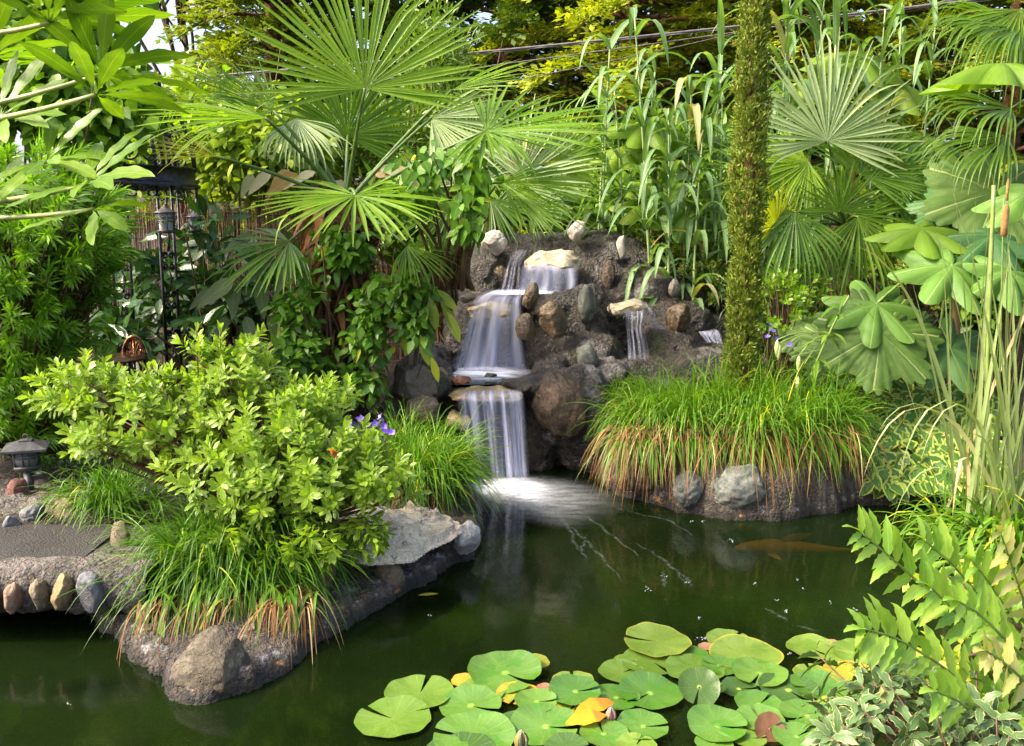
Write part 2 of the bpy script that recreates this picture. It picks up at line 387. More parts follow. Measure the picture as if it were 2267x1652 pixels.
tag(build(grid_mesh(ax_, ay_, ground_h), 'ground', m_soil, origin=(0, 0, 0)), 'dark garden soil under the planting', 'ground', kind='structure')

# pond water: clear surface over a dark green murk, softened by the long exposure
m, n, out = newmat('pond_water')
geo = n.nodes.new('ShaderNodeNewGeometry')
mp = nd(n, 'ShaderNodeMapping', {0: geo.outputs['Position'], 'Scale': (1.0, .45, 1.0)})
h1 = tex(n, 5, 3, .5, mp.outputs[0]); h2 = tex(n, 1.1, 2, .5, mp.outputs[0])
bp = nd(n, 'ShaderNodeBump', {'Height': math_(n, 'ADD', h1, math_(n, 'MULTIPLY', h2, 2.)), 'Strength': .22, 'Distance': .02})
murk = mixc(n, sstep(n, tex(n, .9, 3), .35, .7), (.0042, .0100, .0020), (.0095, .0195, .0042))
df = nd(n, 'ShaderNodeBsdfDiffuse', {'Color': murk})
tr = nd(n, 'ShaderNodeBsdfTransparent', {'Color': (.55, .60, .35)})
body = nd(n, 'ShaderNodeMixShader', {0: .45, 1: df.outputs[0], 2: tr.outputs[0]})
gl = nd(n, 'ShaderNodeBsdfGlossy', {'Roughness': .1, 'Color': (.82, .86, .84)}); n.links.new(bp.outputs[0], gl.inputs['Normal'])
fr = nd(n, 'ShaderNodeFresnel', {'IOR': 1.33}); n.links.new(bp.outputs[0], fr.inputs['Normal'])
mx = nd(n, 'ShaderNodeMixShader', {0: fr.outputs[0], 1: body.outputs[0], 2: gl.outputs[0]})
n.links.new(mx.outputs[0], out.inputs[0])
m_water = m
g = Geo(); g.add([(-7, 1.0, 0), (3, 1.0, 0), (3, 5.9, 0), (-7, 5.9, 0)], [(0, 1, 2, 3)])
tag(build(g, 'pond_water', m_water, origin=(0, 0, 0)), 'still dark green pond water', 'water', kind='structure')

# ---- banks: cement mortar shores with set stones
m_bank = rock_mat('bank_mortar', (.13, .105, .08), (.25, .21, .17), (.34, .30, .26), scale=5, rough=.8, bump=1.0, wet=.3, grit=55, stain=True)
m_wetrock = rock_mat('wet_mortar', (.02, .0145, .009), (.105, .082, .06), (.24, .2, .16), scale=7, rough=.42, bump=1.0, wet=.6, grit=48, moss=.3)
m_drymortar = rock_mat('dry_mortar', (.17, .155, .14), (.31, .285, .26), (.42, .40, .38), scale=6, rough=.85, bump=1.0, grit=50)
def bank(name, label, cat, poly, hfun, res, mat, namp=.03, lo=-.4, nscale=9):
    p = np.array(poly)[:, :2]
    xs = np.arange(p[:, 0].min() - .1, p[:, 0].max() + .1, res); ys = np.arange(p[:, 1].min() - .1, p[:, 1].max() + .1, res)
    def hf(X, Y):
        nn = vnoise(X, Y, nscale, 3.1)
        d = sdist(X, Y, poly) + .035 * vnoise(X, Y, 3.5, 7.7)
        h = hfun(d, X, Y) + namp * nn + namp * .5 * vnoise(X, Y, nscale * 3.5, 1.2)
        return np.where(d < -.03, lo, np.where(d < .0, lo + (h - lo) * sm(d, -.03, 0), h))
    o = build(grid_mesh(xs, ys, hf, lambda X, Y: sdist(X, Y, poly) > -.1), name, mat, origin=(p[:, 0].mean(), p[:, 1].mean(), 0))
    t = bpy.data.textures.new(name + '_relief', 'CLOUDS'); t.noise_scale = .055; t.noise_depth = 3
    md = o.modifiers.new('relief', 'DISPLACE'); md.texture = t; md.strength = .045; md.texture_coords = 'GLOBAL'
    return tag(o, label, cat, kind=None)
L_PX = [(215, 1400), (262, 1405), (300, 1462), (360, 1520), (410, 1548), (470, 1552), (560, 1525), (640, 1470), (720, 1412), (800, 1368), (880, 1322), (945, 1290), (985, 1255), (1045, 1238), (1062, 1195), (1048, 1130), (1036, 1085), (1000, 1052)]
L_POLY = [tuple(G(x, y)[:2]) for x, y in L_PX] + [(-.62, 5.75), (-1.3, 5.3), (-1.75, 4.3), (-1.72, 3.5)]
bank('planting_island', 'grey brown cement island bank with rusty waterline beside the stepping bridge', 'bank', L_POLY,
     lambda d, X, Y: .02 + .045 * sm(d, 0, .035) + .10 * sm(d, .02, .45) * sm(Y, 2.8, 3.3) + .10 * sm(Y, 3.9, 5), .016, m_bank, namp=.018)
R_PX = [(1322, 1040), (1340, 1075), (1370, 1098), (1430, 1116), (1500, 1136), (1600, 1150), (1720, 1152), (1850, 1136), (1890, 1118), (1960, 1117), (2080, 1116), (2200, 1120)]
R_POLY = [tuple(G(x, y)[:2]) for x, y in R_PX] + [(3.2, 5.2), (3.2, 6.3), (.6, 6.3), (.55, 5.7)]
bank('cement_bank', 'brown cement bank under the overhanging sedge, far side of the pond', 'bank', R_POLY,
     lambda d, X, Y: .03 + (.22 - .10 * sm(X, 1.75, 2.1)) * sm(d, 0, .05) + .2 * sm(d, .06, .6) * (1 - .85 * sm(X, 1.62, 1.95)), .02, m_bank, namp=.028)

# ---- rocks
def rock_geo(c, rx, ry, rz, seed, cuts=6, rough=.12, sub=4, rot=(0, 0, 0), power=1.0):
    import bmesh
    bm = bmesh.new(); bmesh.ops.create_icosphere(bm, subdivisions=sub, radius=1.0)
    v = np.array([x.co[:] for x in bm.verts]); f = [[y.index for y in x.verts] for x in bm.faces]; bm.free()
    rs = np.random.default_rng(seed)
    o = rs.uniform(0, 50, 3)
    nn = np.array([mnoise.fractal(Vector(p * 1.1 + o), .9, 2.0, 5) for p in v])
    v = v * (1 + rough * nn)[:, None]
    for k in range(cuts):
        pn = nz(rs.normal(size=(1, 3)))[0]; lim = rs.uniform(.58, .86)
        dd = v @ pn; over = np.clip(dd - lim, 0, None); v = v - over[:, None] * pn * .86
    fn = np.array([mnoise.fractal(Vector(p * 4 + o), .7, 2.2, 4) for p in v])
    v = v * (1 + rough * .38 * fn)[:, None]
    v = v / np.abs(v).max(0) * A(rx, ry, rz)
    from mathutils import Euler
    M = np.array(Euler(rot).to_matrix())
    g = Geo(); g.add(v @ M.T + np.asarray(c, float), t=f); return g
def rock(name, label, x, y, Y, wpx, hpx, mat, depth=.8, rot=0, seed=1, cuts=5, rough=.12, sub=4, group=None, cat='rock', tilt=0):
    s = Y / F; rx, rz = wpx * s / 2, hpx * s / 2
    c = P(x, y, Y)
    cuts = cuts + 3 if cuts > 2 else cuts; rough *= 1.3; sub = 5 if wpx > 60 else 4
    return tag(build(rock_geo(c, rx, rx * depth if depth < 1 else depth * rx, rz, seed, cuts, rough, sub, (tilt, R(rot), rng.uniform(-.4, .4) * .3)), name, mat, origin=c - A(0, 0, rz)), label, cat, group)
mk = rock_mat
m_r_white = mk('pale_boulder', (.28, .255, .215), (.42, .39, .34), (.24, .20, .14), 7, .7, .35)
m_r_brown = mk('brown_wet_stone', (.06, .036, .015), (.15, .095, .042), (.25, .18, .10), 6, .36, .8, wet=.5)
m_r_dark = mk('dark_wet_stone', (.035, .032, .026), (.10, .085, .065), (.17, .15, .12), 5, .4, .6, wet=.5)
m_r_rust = mk('rusty_boulder', (.048, .028, .015), (.125, .075, .038), (.22, .145, .085), 6, .48, 1.0, wet=.4)
m_r_green = mk('green_grey_stone', (.032, .04, .028), (.08, .085, .06), (.17, .17, .13), 9, .38, .5, wet=.4)
m_r_grey = mk('grey_boulder', (.22, .215, .2), (.36, .35, .33), (.46, .45, .42), 8, .8, .4)
m_r_speck = mk('speckled_granite', (.21, .24, .22), (.34, .37, .34), (.44, .46, .42), 14, .8, .3, grit=90)
m_r_tan = mk('tan_boulder', (.095, .074, .045), (.16, .128, .082), (.23, .195, .14), 5, .75, .5)
m_r_gold = mk('golden_boulder', (.14, .10, .045), (.24, .175, .08), (.12, .095, .055), 9, .7, .6)
m_r_red = mk('red_brown_stone', (.20, .07, .03), (.34, .13, .06), None, 7, .25, .3, wet=.6)
m_r_lava = mk('maroon_lava_rock', (.09, .035, .028), (.17, .075, .06), None, 9, .9, .9)
m_r_orange = mk('pinkish_brown_cobble', (.20, .13, .085), (.29, .20, .135), (.16, .10, .065), 8, .75, .4)
m_r_blue = mk('blue_grey_cobble', (.075, .078, .085), (.15, .152, .16), (.22, .22, .22), 7, .75, .4)
m_slab_gold = mk('golden_slab', (.26, .18, .065), (.44, .34, .17), (.17, .12, .05), 5, .4, .5, wet=.4)
m_slab_cream = mk('cream_slab', (.32, .25, .15), (.46, .40, .29), (.16, .11, .055), 6, .5, .5)
m_flag = mk('pale_flagstone', (.42, .355, .255), (.56, .495, .38), (.26, .215, .155), 5, .8, .7)

# ---- the mortar rockwork of the waterfall: lumps fused by remeshing
import bmesh
def lumps(name, label, cat, items, boxes, voxel, mat, d1=.07, d2=.022):
    g = Geo()
    import bmesh as bmm
    bm = bmm.new(); bmm.ops.create_icosphere(bm, subdivisions=3, radius=1.0)
    uv = np.array([x.co[:] for x in bm.verts]); uf = [[y.index for y in x.verts] for x in bm.faces]; bm.free()
    for (x, y, Y, rx, ry, rd) in items:
        g.add(uv * A(rx * Y / F, rd, ry * Y / F) + P(x, y, Y), t=uf)
    for c, sx, sy, sz in boxes: box(g, c, sx, sy, sz)
    c = g.v[0].mean(0); c[2] = 0
    o = build(g, name, mat, origin=c)
    md = o.modifiers.new('fuse', 'REMESH'); md.mode = 'VOXEL'; md.voxel_size = voxel; md.use_smooth_shade = True
    for k, (st, ns, dep) in enumerate(((d1, .20, 3), (d2, .05, 2))):
        t = bpy.data.textures.new(name + '_relief', 'CLOUDS'); t.noise_scale = ns; t.noise_depth = dep
        md = o.modifiers.new('relief', 'DISPLACE'); md.texture = t; md.strength = st; md.texture_coords = 'GLOBAL'; md.mid_level = .5
    return tag(o, label, cat)
x0, x1 = P(900, 900, 5.9)[0], P(1700, 900, 5.9)[0]
lumps('waterfall_rockwork', 'tall mound of grey brown mortar rockwork that carries the cascades', 'rockwork', [
    (1290, 660, 7.15, 235, 150, .45), (1180, 610, 7.1, 140, 95, .35), (1420, 690, 7.0, 165, 105, .42), (1530, 770, 6.8, 120, 90, .45), (1335, 590, 7.0, 70, 70, .25),
    (1080, 640, 7.0, 62, 110, .4), (1045, 760, 6.75, 60, 110, .3), (1430, 650, 6.85, 80, 60, .28),
    (1280, 725, 6.3, 68, 82, .2), (1235, 690, 6.35, 60, 45, .2), (1215, 780, 6.35, 60, 70, .2), (1305, 790, 6.2, 75, 60, .25), (1300, 665, 6.35, 40, 32, .18),
    (1480, 765, 6.3, 70, 50, .3), (1440, 830, 6.1, 130, 48, .35), (1570, 820, 6.1, 140, 60, .4), (1340, 850, 5.95, 60, 60, .3), (1490, 720, 6.6, 90, 60, .3),
    (1225, 915, 5.75, 62, 110, .22), (1290, 930, 5.72, 75, 130, .24), (1210, 850, 5.8, 45, 22, .2), (1330, 980, 5.72, 60, 100, .26), (1190, 1000, 5.72, 40, 90, .15),
    (972, 852, 5.75, 42, 28, .3), (945, 800, 6.25, 55, 45, .3), (1198, 852, 5.7, 40, 26, .25), (1220, 822, 6.0, 40, 40, .22), (1105, 694, 6.55, 75, 44, .26), (1205, 694, 6.55, 70, 44, .22), (930, 900, 5.9, 75, 120, .3), (970, 985, 5.72, 55, 85, .2), (890, 960, 5.8, 60, 100, .3), (955, 850, 6.1, 60, 60, .3)],
    [((P(1200, 900, 6.1)[0], 6.2, .02), 1.6, 1.0, .96), ((P(1250, 800, 6.7)[0], 6.9, .4), 1.5, .5, 1.0)], .019, m_wetrock, .10, .035)

# ---- flat ledge slabs the water slides over
def slab(name, label, x, y, Y, wpx, tpx, depth, mat, seed, rz=0):
    s = Y / F; c = P(x, y, Y)
    g = rock_geo(A(0, 0, 0), 1, 1, 1, seed, 14, .22, 4)
    v = g.v[0]; v = np.sign(v) * np.abs(v) ** .72
    v = v * A(wpx * s / 2, depth / 2, tpx * s / 2)
    v[:, 2] += .3 * tpx * s * np.array([mnoise.fractal(Vector((p[0] * 9 + seed, p[1] * 9, 0)), .8, 2, 4) for p in v])
    ca, sa = math.cos(rz), math.sin(rz)
    v = np.stack([v[:, 0] * ca - v[:, 1] * sa, v[:, 0] * sa + v[:, 1] * ca, v[:, 2]], 1) + c
    g.v[0] = v
    return tag(build(g, name, mat, origin=c), label, 'ledge stone')
slab('ledge_slab', 'cream and tan ledge slab under the topmost fall', 1222, 578, 6.62, 128, 44, .4, m_slab_cream, 3)
slab('ledge_slab', 'tan ledge slab half veiled by the middle fall', 1095, 690, 6.3, 120, 34, .35, m_slab_gold, 9)
slab('ledge_slab', 'whitish ledge slab under the small fall to the right', 1384, 684, 6.12, 94, 30, .32, m_slab_cream, 5)
slab('ledge_slab', 'yellowish lip slab of the lowest and widest fall', 1078, 872, 5.5, 178, 24, .45, m_slab_gold, 12)
slab('ledge_slab', 'yellow stone block behind the lowest fall at its left edge', 1014, 930, 5.42, 58, 34, .2, m_slab_gold, 15)
slab('ledge_slab', 'grey shoulder stone right of the lowest lip', 1150, 850, 5.62, 90, 26, .3, m_bank, 18)

for a in [
    ('white_stone', 'white egg shaped stone on the very top of the waterfall', 1278, 510, 6.8, 44, 52, m_r_white, .8, 8, 21, 3),
    ('pale_stone', 'pale tapering stone on the left shoulder of the waterfall top', 1094, 540, 6.7, 62, 62, m_r_white, .8, 25, 22, 4),
    ('pale_stone', 'small upright pale stone on the right shoulder of the waterfall top', 1375, 546, 6.7, 22, 56, m_r_white, .8, 0, 23, 3),
    ('brown_stone', 'reddish brown upright stone right of the top fall', 1347, 612, 6.72, 30, 72, m_r_rust, .8, 3, 24, 4),
    ('brown_stone', 'dark rounded stone left of the top fall', 1100, 616, 6.72, 46, 66, m_r_brown, .8, 8, 25, 3),
    ('brown_stone', 'narrow brown stone at the far left of the upper ledge', 1064, 600, 6.75, 22, 40, m_r_brown, .8, 5, 26, 3),
    ('flat_stone', 'flat dark stone at the left end of the middle ledge', 1032, 661, 6.35, 42, 20, m_r_dark, 1.2, 0, 27, 3),
    ('brown_stone', 'oblong brown stone leaning on the middle fall', 1174, 656, 6.12, 38, 66, m_r_brown, .8, 18, 28, 3),
    ('brown_stone', 'ridged tan boulder in the middle of the rockwork', 1226, 711, 6.0, 66, 92, m_r_brown, .7, -6, 29, 6),
    ('brown_stone', 'round ochre stone beside the middle fall under the oblong one', 1165, 724, 6.02, 50, 62, m_r_brown, .8, 0, 30, 3),
    ('green_stone', 'tall greenish stone at the right of the central rockwork', 1297, 676, 6.08, 46, 92, m_r_green, .7, 6, 31, 4),
    ('brown_stone', 'squarish gold brown stone near the cypress', 1505, 706, 6.15, 66, 70, m_r_brown, .8, 12, 32, 6),
    ('dark_stone', 'dark stone wedged at the right edge of the rockwork slope', 1493, 640, 6.5, 30, 48, m_r_dark, .8, 0, 33, 4),
    ('green_stone', 'blue green oval stone standing above the rusty boulder', 1300, 793, 5.82, 54, 68, m_r_green, .85, 4, 34, 3),
    ('rusty_boulder', 'large angular rusty brown boulder right of the lowest fall', 1232, 893, 5.45, 134, 166, m_r_rust, .6, -12, 35, 12),
    ('dark_boulder', 'large dark brown boulder left of the lowest fall', 922, 852, 5.5, 106, 140, m_r_dark, .7, -8, 36, 8),
    ('dark_boulder', 'paler rounded boulder just below the large dark one', 938, 905, 5.42, 80, 70, m_r_tan, .6, 10, 37, 6),
    ('red_stone', 'wet red brown cobble at the left of the lower pool', 1022, 841, 5.62, 44, 22, m_r_red, .9, 0, 38, 2),
    ('red_stone', 'small rusty cobble beside the red brown one', 992, 845, 5.66, 34, 28, m_r_brown, .9, 0, 39, 2),
    ('black_stone', 'small black stone poking out of the lower pool', 1084, 833, 5.85, 34, 16, m_r_dark, .9, 0, 40, 4),
    ('tan_stone', 'tan cobble at the foot of the dark boulder by the pool', 972, 826, 5.75, 40, 30, m_r_orange, .9, 20, 41, 3),
    ('green_stone', 'grey green stone half hidden in sedge under the cypress', 1480, 860, 5.55, 60, 46, m_r_green, .9, 0, 42, 3),
    ('maroon_boulder', 'dull red brown boulder at the left end of the far bank', 1408, 1056, 4.93, 104, 96, m_r_rust, .6, 0, 43, 4),
    ('granite_boulder', 'small pale granite boulder in the far bank wall', 1524, 1082, 4.72, 78, 90, m_r_speck, .8, 10, 44, 2),
    ('granite_boulder', 'large round pale granite boulder in the far bank wall', 1640, 1080, 4.65, 136, 116, m_r_speck, .62, 0, 45, 1),
    ('grey_boulder', 'rounded light grey boulder at the water beyond the flagstone', 1032, 1192, 3.98, 68, 86, m_r_grey, .8, 5, 46, 2),
    ('brown_boulder', 'cracked grey brown boulder in front of the flagstone', 862, 1276, 3.62, 78, 100, m_r_tan, .6, 12, 47, 5),
    ('golden_boulder', 'mossy golden boulder behind the sedge on the island', 706, 1265, 3.5, 90, 126, m_r_gold, .7, 4, 48, 4),
    ('small_stone', 'small grey green stone among dry blades on the island', 612, 1395, 3.14, 62, 66, m_r_green, .6, -10, 50, 5),
    ('small_stone', 'small tan stone near the left end of the island', 326, 1352, 3.2, 52, 62, m_r_tan, .7, 8, 51, 4),
    ('stone_post', 'pale upright stone at the inner end of the bridge edge', 268, 1195, 3.5, 46, 96, m_r_tan, .8, 0, 52, 6),
    ('lava_rock', 'maroon lava rock at the foot of the path light', 40, 1090, 4.05, 56, 66, m_r_lava, .8, 10, 53, 7),
    ('cobble', 'round pinkish brown cobble in the path rubble', 145, 1132, 3.85, 62, 60, m_r_orange, .8, 20, 54, 4),
    ('cobble', 'blue grey cobble between the lava rock and the pinkish one', 76, 1142, 3.8, 64, 64, m_r_blue, .8, 0, 55, 4),
    ('cobble', 'low dark grey stone at the left picture edge on the rubble', 25, 1158, 3.72, 44, 46, m_r_blue, .8, -10, 56, 7),
    ('cobble', 'pale grey stone at the right end of the path rubble', 190, 1112, 3.95, 60, 66, m_r_grey, .7, 0, 57, 4)]:
    rock(*a[:8], depth=a[8], rot=a[9], seed=a[10], cuts=a[11])
# triangular boulder at the island's tip
def tri_boulder():
    m_ = mk('grey_brown_boulder', (.055, .044, .028), (.10, .082, .055), (.15, .128, .09), 6, .8, .6)
    Y = 2.85; s = Y / F; c = P(478, 1466, Y) + A(0, 0, .01)
    g = rock_geo(A(0, 0, 0), 1, 1, 1, 61, 4, .1, 5); v = g.v[0]
    w_ = np.interp(v[:, 2], [-1, -.6, .1, .75, 1], [1.12, 1.06, .82, .56, .4])
    v = v * np.stack([w_, w_ * .9, np.ones(len(v))], 1)
    v[:, 1] += v[:, 2] * .35
    g.v[0] = v * A(108 * s, 70 * s, 74 * s) + c
    tag(build(g, 'triangular_boulder', m_, origin=c - A(0, 0, .1)), 'large triangular brown boulder at the tip of the island', 'rock')
tri_boulder()
# flagstone
zf = .215
FP = [tuple(G(x, y, zf)[:2]) for x, y in [(752, 1206), (820, 1219), (905, 1213), (938, 1190), (985, 1170), (1012, 1150), (1004, 1132), (930, 1116), (850, 1114), (770, 1120), (700, 1126), (660, 1150), (690, 1200)]]
FP2 = [tuple(G(x, y, zf)[:2]) for x, y in [(700, 1198), (800, 1208), (890, 1196), (925, 1172), (910, 1160), (990, 1140), (930, 1122), (800, 1120), (690, 1140)]]
xs = np.arange(min(p[0] for p in FP) - .05, max(p[0] for p in FP) + .05, .008); ys = np.arange(min(p[1] for p in FP) - .05, max(p[1] for p in FP) + .05, .008)
def flag_h(X, Y):
    n1 = vnoise(X, Y, 6, 2); n2 = vnoise(X, Y, 24, 5)
    d = sdist(X, Y, FP) + .02 * n1 + .008 * n2; d2 = sdist(X, Y, FP2) + .05 * n1 + .02 * n2
    z = zf - .05 + .03 * sm(d, 0, .01) + .018 * sm(d2, 0, .012) + .016 * sm(d2 + .14 * n1, .08, .092) + .012 * n1 + .004 * n2
    return np.where(d < 0, zf - .055, z)
tag(build(grid_mesh(xs, ys, flag_h, lambda X, Y: sdist(X, Y, FP) > -.03), 'flagstone', m_flag, origin=(-.3, 4, zf), smooth=False), 'broad pale layered flagstone lying on the island edge', 'flagstone')

# ---- path, rubble shoulder, bridge with cobbles hung on its edge
zp = .265
m_path = rock_mat('dark_path', (.028, .025, .024), (.055, .05, .048), None, 4, .75, .5, grit=110)
g = Geo(); v = [(-7, 3.30, zp), (-1.62, 3.30, zp), (-1.62, 3.72, zp + .004), (-7, 3.72, zp + .004)]
g.add(v, [(0, 1, 2, 3)]); tag(build(g, 'path', m_path, origin=(-3, 3.5, zp)), 'dark speckled path crossing the bridge', 'path', kind='structure')
def bridge():
    g = Geo(); xs_ = np.linspace(-6.5, -1.33, 240)
    prof = [(3.36, .262), (3.30, .272), (3.24, .268), (3.20, .245), (3.19, .19), (3.20, .13), (3.23, .09), (3.30, .085), (3.75, .09), (3.75, .255)]
    pr = np.array(prof)
    dy = np.array([mnoise.fractal(Vector((x * 5, 1, 2)), .8, 2, 5) for x in xs_]) * .022
    V = np.zeros((len(xs_), len(pr), 3)); V[..., 0] = xs_[:, None]; V[..., 1] = pr[None, :, 0] + dy[:, None]; V[..., 2] = pr[None, :, 1]
    for i in range(len(xs_)):
        for j in range(1, 8):
            V[i, j] += A(0, 1, 1) * .018 * mnoise.fractal(Vector((xs_[i] * 12, pr[j, 0] * 12, pr[j, 1] * 12)), .8, 2, 4)
    i = np.arange(len(xs_) - 1)[:, None] * len(pr); j = np.arange(len(pr)); j2 = (j + 1) % len(pr)
    g.add(V, np.stack([i + j, i + len(pr) + j, i + len(pr) + j2, i + j2], -1))
    o = thing('footbridge', 'low cement footbridge over a dark channel with cobbles along its edge', 'bridge', (-2.2, 3.25, .09))
    build(g, 'bridge_slab', m_drymortar, o)
    for k, (x, y, w_, h_, mt, sd_) in enumerate([(32, 1322, 32, 72, m_r_orange, 1), (90, 1313, 36, 76, m_r_tan, 2), (140, 1310, 38, 88, m_r_gold, 3), (202, 1308, 48, 98, m_r_blue, 4), (-25, 1325, 40, 70, m_r_tan, 5), (-85, 1320, 36, 76, m_r_blue, 6)]):
        c = P(x, y, 3.19); s = 3.19 / F
        build(rock_geo(c + A(0, -.008, 0), w_ * s / 2 * 1.2, .045, h_ * s / 2 * 1.1, 70 + sd_, 2, .16, 4, (0, U(-.15, .15), 0)), 'edge_cobble', mt, o)
bridge()
RB = [(-7, 3.74), (-1.72, 3.70), (-1.62, 3.95), (-1.75, 4.35), (-2.4, 4.55), (-7, 4.55)]
bank('rubble_shoulder', 'raised pale gravel cement shoulder between the path and the fine leaved shrub', 'kerb', RB,
     lambda d, X, Y: .25 + .05 * sm(d, 0, .3), .03, m_drymortar, namp=.02, lo=.2)

# ---- falling water
def water_mat(name, base=.25, amp=.9, freq=26, tint=(.80, .82, .95)):
    m, n, out = newmat(name)
    a = nd(n, 'ShaderNodeAttribute', attribute_name='lf'); sp = nd(n, 'ShaderNodeSeparateXYZ', {0: a.outputs['Vector']})
    mp = nd(n, 'ShaderNodeCombineXYZ', {0: math_(n, 'MULTIPLY', sp.outputs[0], freq), 1: math_(n, 'MULTIPLY', sp.outputs[1], 1.1), 2: math_(n, 'MULTIPLY', sp.outputs[2], 9)})
    s1 = tex(n, 1.0, 4, .6, mp.outputs[0])
    mp2 = nd(n, 'ShaderNodeCombineXYZ', {0: math_(n, 'MULTIPLY', sp.outputs[0], freq * .3), 1: math_(n, 'MULTIPLY', sp.outputs[1], .5), 2: 3.})
    s2 = tex(n, 1.0, 2, .5, mp2.outputs[0])
    f = math_(n, 'MULTIPLY', sstep(n, s1, .30, .74), sstep(n, s2, .36, .60))
    edge = sstep(n, math_(n, 'ADD', math_(n, 'ABSOLUTE', math_(n, 'SUBTRACT', math_(n, 'MULTIPLY', sp.outputs[0], 2), 1)), math_(n, 'MULTIPLY', s1, .25)), 1.1, .82)
    low = sstep(n, sp.outputs[1], -.02, .10)
    end = sstep(n, sp.outputs[1], 1.0, .9)
    al = math_(n, 'MULTIPLY', math_(n, 'ADD', base, math_(n, 'MULTIPLY', f, amp), True), math_(n, 'MULTIPLY', math_(n, 'MULTIPLY', edge, low), end), True)
    df = nd(n, 'ShaderNodeBsdfDiffuse', {'Color': tint}); tl = nd(n, 'ShaderNodeBsdfTranslucent', {'Color': tint})
    b = nd(n, 'ShaderNodeMixShader', {0: .4, 1: df.outputs[0], 2: tl.outputs[0]})
    gl = nd(n, 'ShaderNodeBsdfGlossy', {'Roughness': .25}); b2 = nd(n, 'ShaderNodeMixShader', {0: .08, 1: b.outputs[0], 2: gl.outputs[0]})
    t = nd(n, 'ShaderNodeBsdfTransparent')
    mx = nd(n, 'ShaderNodeMixShader', {0: al, 1: t.outputs[0], 2: b2.outputs[0]})
    n.links.new(mx.outputs[0], out.inputs[0]); return m
def curtain(name, label, rows, mat, seed=0, nu=40, ripple=.008):
    """rows: (xL, xR, y, Y) from the ledge down to the foot"""
    rows = [np.array([P(xl + (xr - xl) * t, y + (y2 - y) * t, Y) for t in np.linspace(0, 1, nu)]) for xl, xr, y, y2, Y in rows]
    rows = np.array(rows); K = 28; t = np.linspace(0, len(rows) - 1, K)
    # smooth interpolation between the rows
    V = np.zeros((K, nu, 3))
    for i, tt in enumerate(t):
        k = min(int(tt), len(rows) - 2); f = tt - k
        p0, p1, p2, p3 = rows[max(k - 1, 0)], rows[k], rows[k + 1], rows[min(k + 2, len(rows) - 1)]
        V[i] = .5 * (2 * p1 + (p2 - p0) * f + (2 * p0 - 5 * p1 + 4 * p2 - p3) * f ** 2 + (3 * p1 - p0 - 3 * p2 + p3) * f ** 3)
    V[..., 1] += ripple * np.sin(np.linspace(0, 30, nu) + seed)[None] * np.linspace(0, 1, K)[:, None]
    lf = np.zeros((K, nu, 3)); lf[..., 0] = np.linspace(0, 1, nu)[None]; lf[..., 1] = np.linspace(0, 1, K)[:, None]; lf[..., 2] = seed * .137 % 1
    i = np.arange(K - 1)[:, None] * nu + np.arange(nu - 1)[None]
    g = Geo(); g.add(V, np.stack([i, i + nu, i + nu + 1, i + 1], -1), lf=lf)
    return tag(build(g, name, mat), label, 'waterfall')
wm_fine = water_mat('falling_water_streaks', .13, .85, 17, (.66, .69, .97))
wm_soft = water_mat('falling_water_soft', .27, .75, 8, (.70, .72, .96))
wm_thin = water_mat('falling_water_thin', .04, .6, 12, (.74, .76, .95))
curtain('waterfall', 'lowest and widest fall, streaked, dropping into the pond', [(1012, 1158, 864, 862, 5.42), (1006, 1164, 877, 874, 5.255), (1012, 1168, 920, 918, 5.235), (1020, 1172, 990, 988, 5.225), (1026, 1178, 1072, 1068, 5.22)], wm_fine, 1)
curtain('waterfall', 'middle fall spreading left into the lower pool', [(1095, 1180, 640, 640, 6.5), (1050, 1160, 660, 660, 6.2), (1030, 1162, 710, 705, 6.14), (1012, 1165, 770, 765, 6.10), (985, 1178, 830, 828, 6.06)], wm_soft, 2)
curtain('waterfall', 'top fall dropping from the cream slab', [(1152, 1278, 584, 586, 6.46), (1148, 1284, 600, 602, 6.44), (1146, 1286, 620, 622, 6.43), (1138, 1284, 642, 644, 6.42), (1120, 1282, 664, 664, 6.4)], wm_soft, 3)
curtain('waterfall', 'thin side fall slipping down the left of the top fall', [(1140, 1170, 552, 552, 6.7), (1122, 1158, 580, 580, 6.55), (1112, 1155, 615, 615, 6.48), (1100, 1152, 655, 655, 6.4)], water_mat('falling_water_spill', .03, .34, 8, (.72, .74, .95)), 4)
curtain('waterfall', 'small twin fall under the whitish slab', [(1378, 1428, 682, 682, 6.1), (1380, 1434, 698, 696, 5.92), (1384, 1428, 730, 730, 5.9), (1386, 1436, 765, 765, 5.88), (1386, 1440, 800, 800, 5.85)], wm_thin, 5)
curtain('waterfall', 'short spill curling right of the whitish slab', [(1408, 1432, 672, 672, 6.2), (1422, 1448, 688, 690, 6.1), (1428, 1456, 708, 712, 6.05), (1440, 1480, 728, 732, 6.02)], wm_thin, 6)
curtain('waterfall', 'little pale spill behind the cypress', [(1535, 1585, 728, 726, 6.5), (1545, 1595, 738, 736, 6.3), (1560, 1600, 756, 756, 6.2), (1572, 1604, 782, 782, 6.15)], wm_soft, 7)
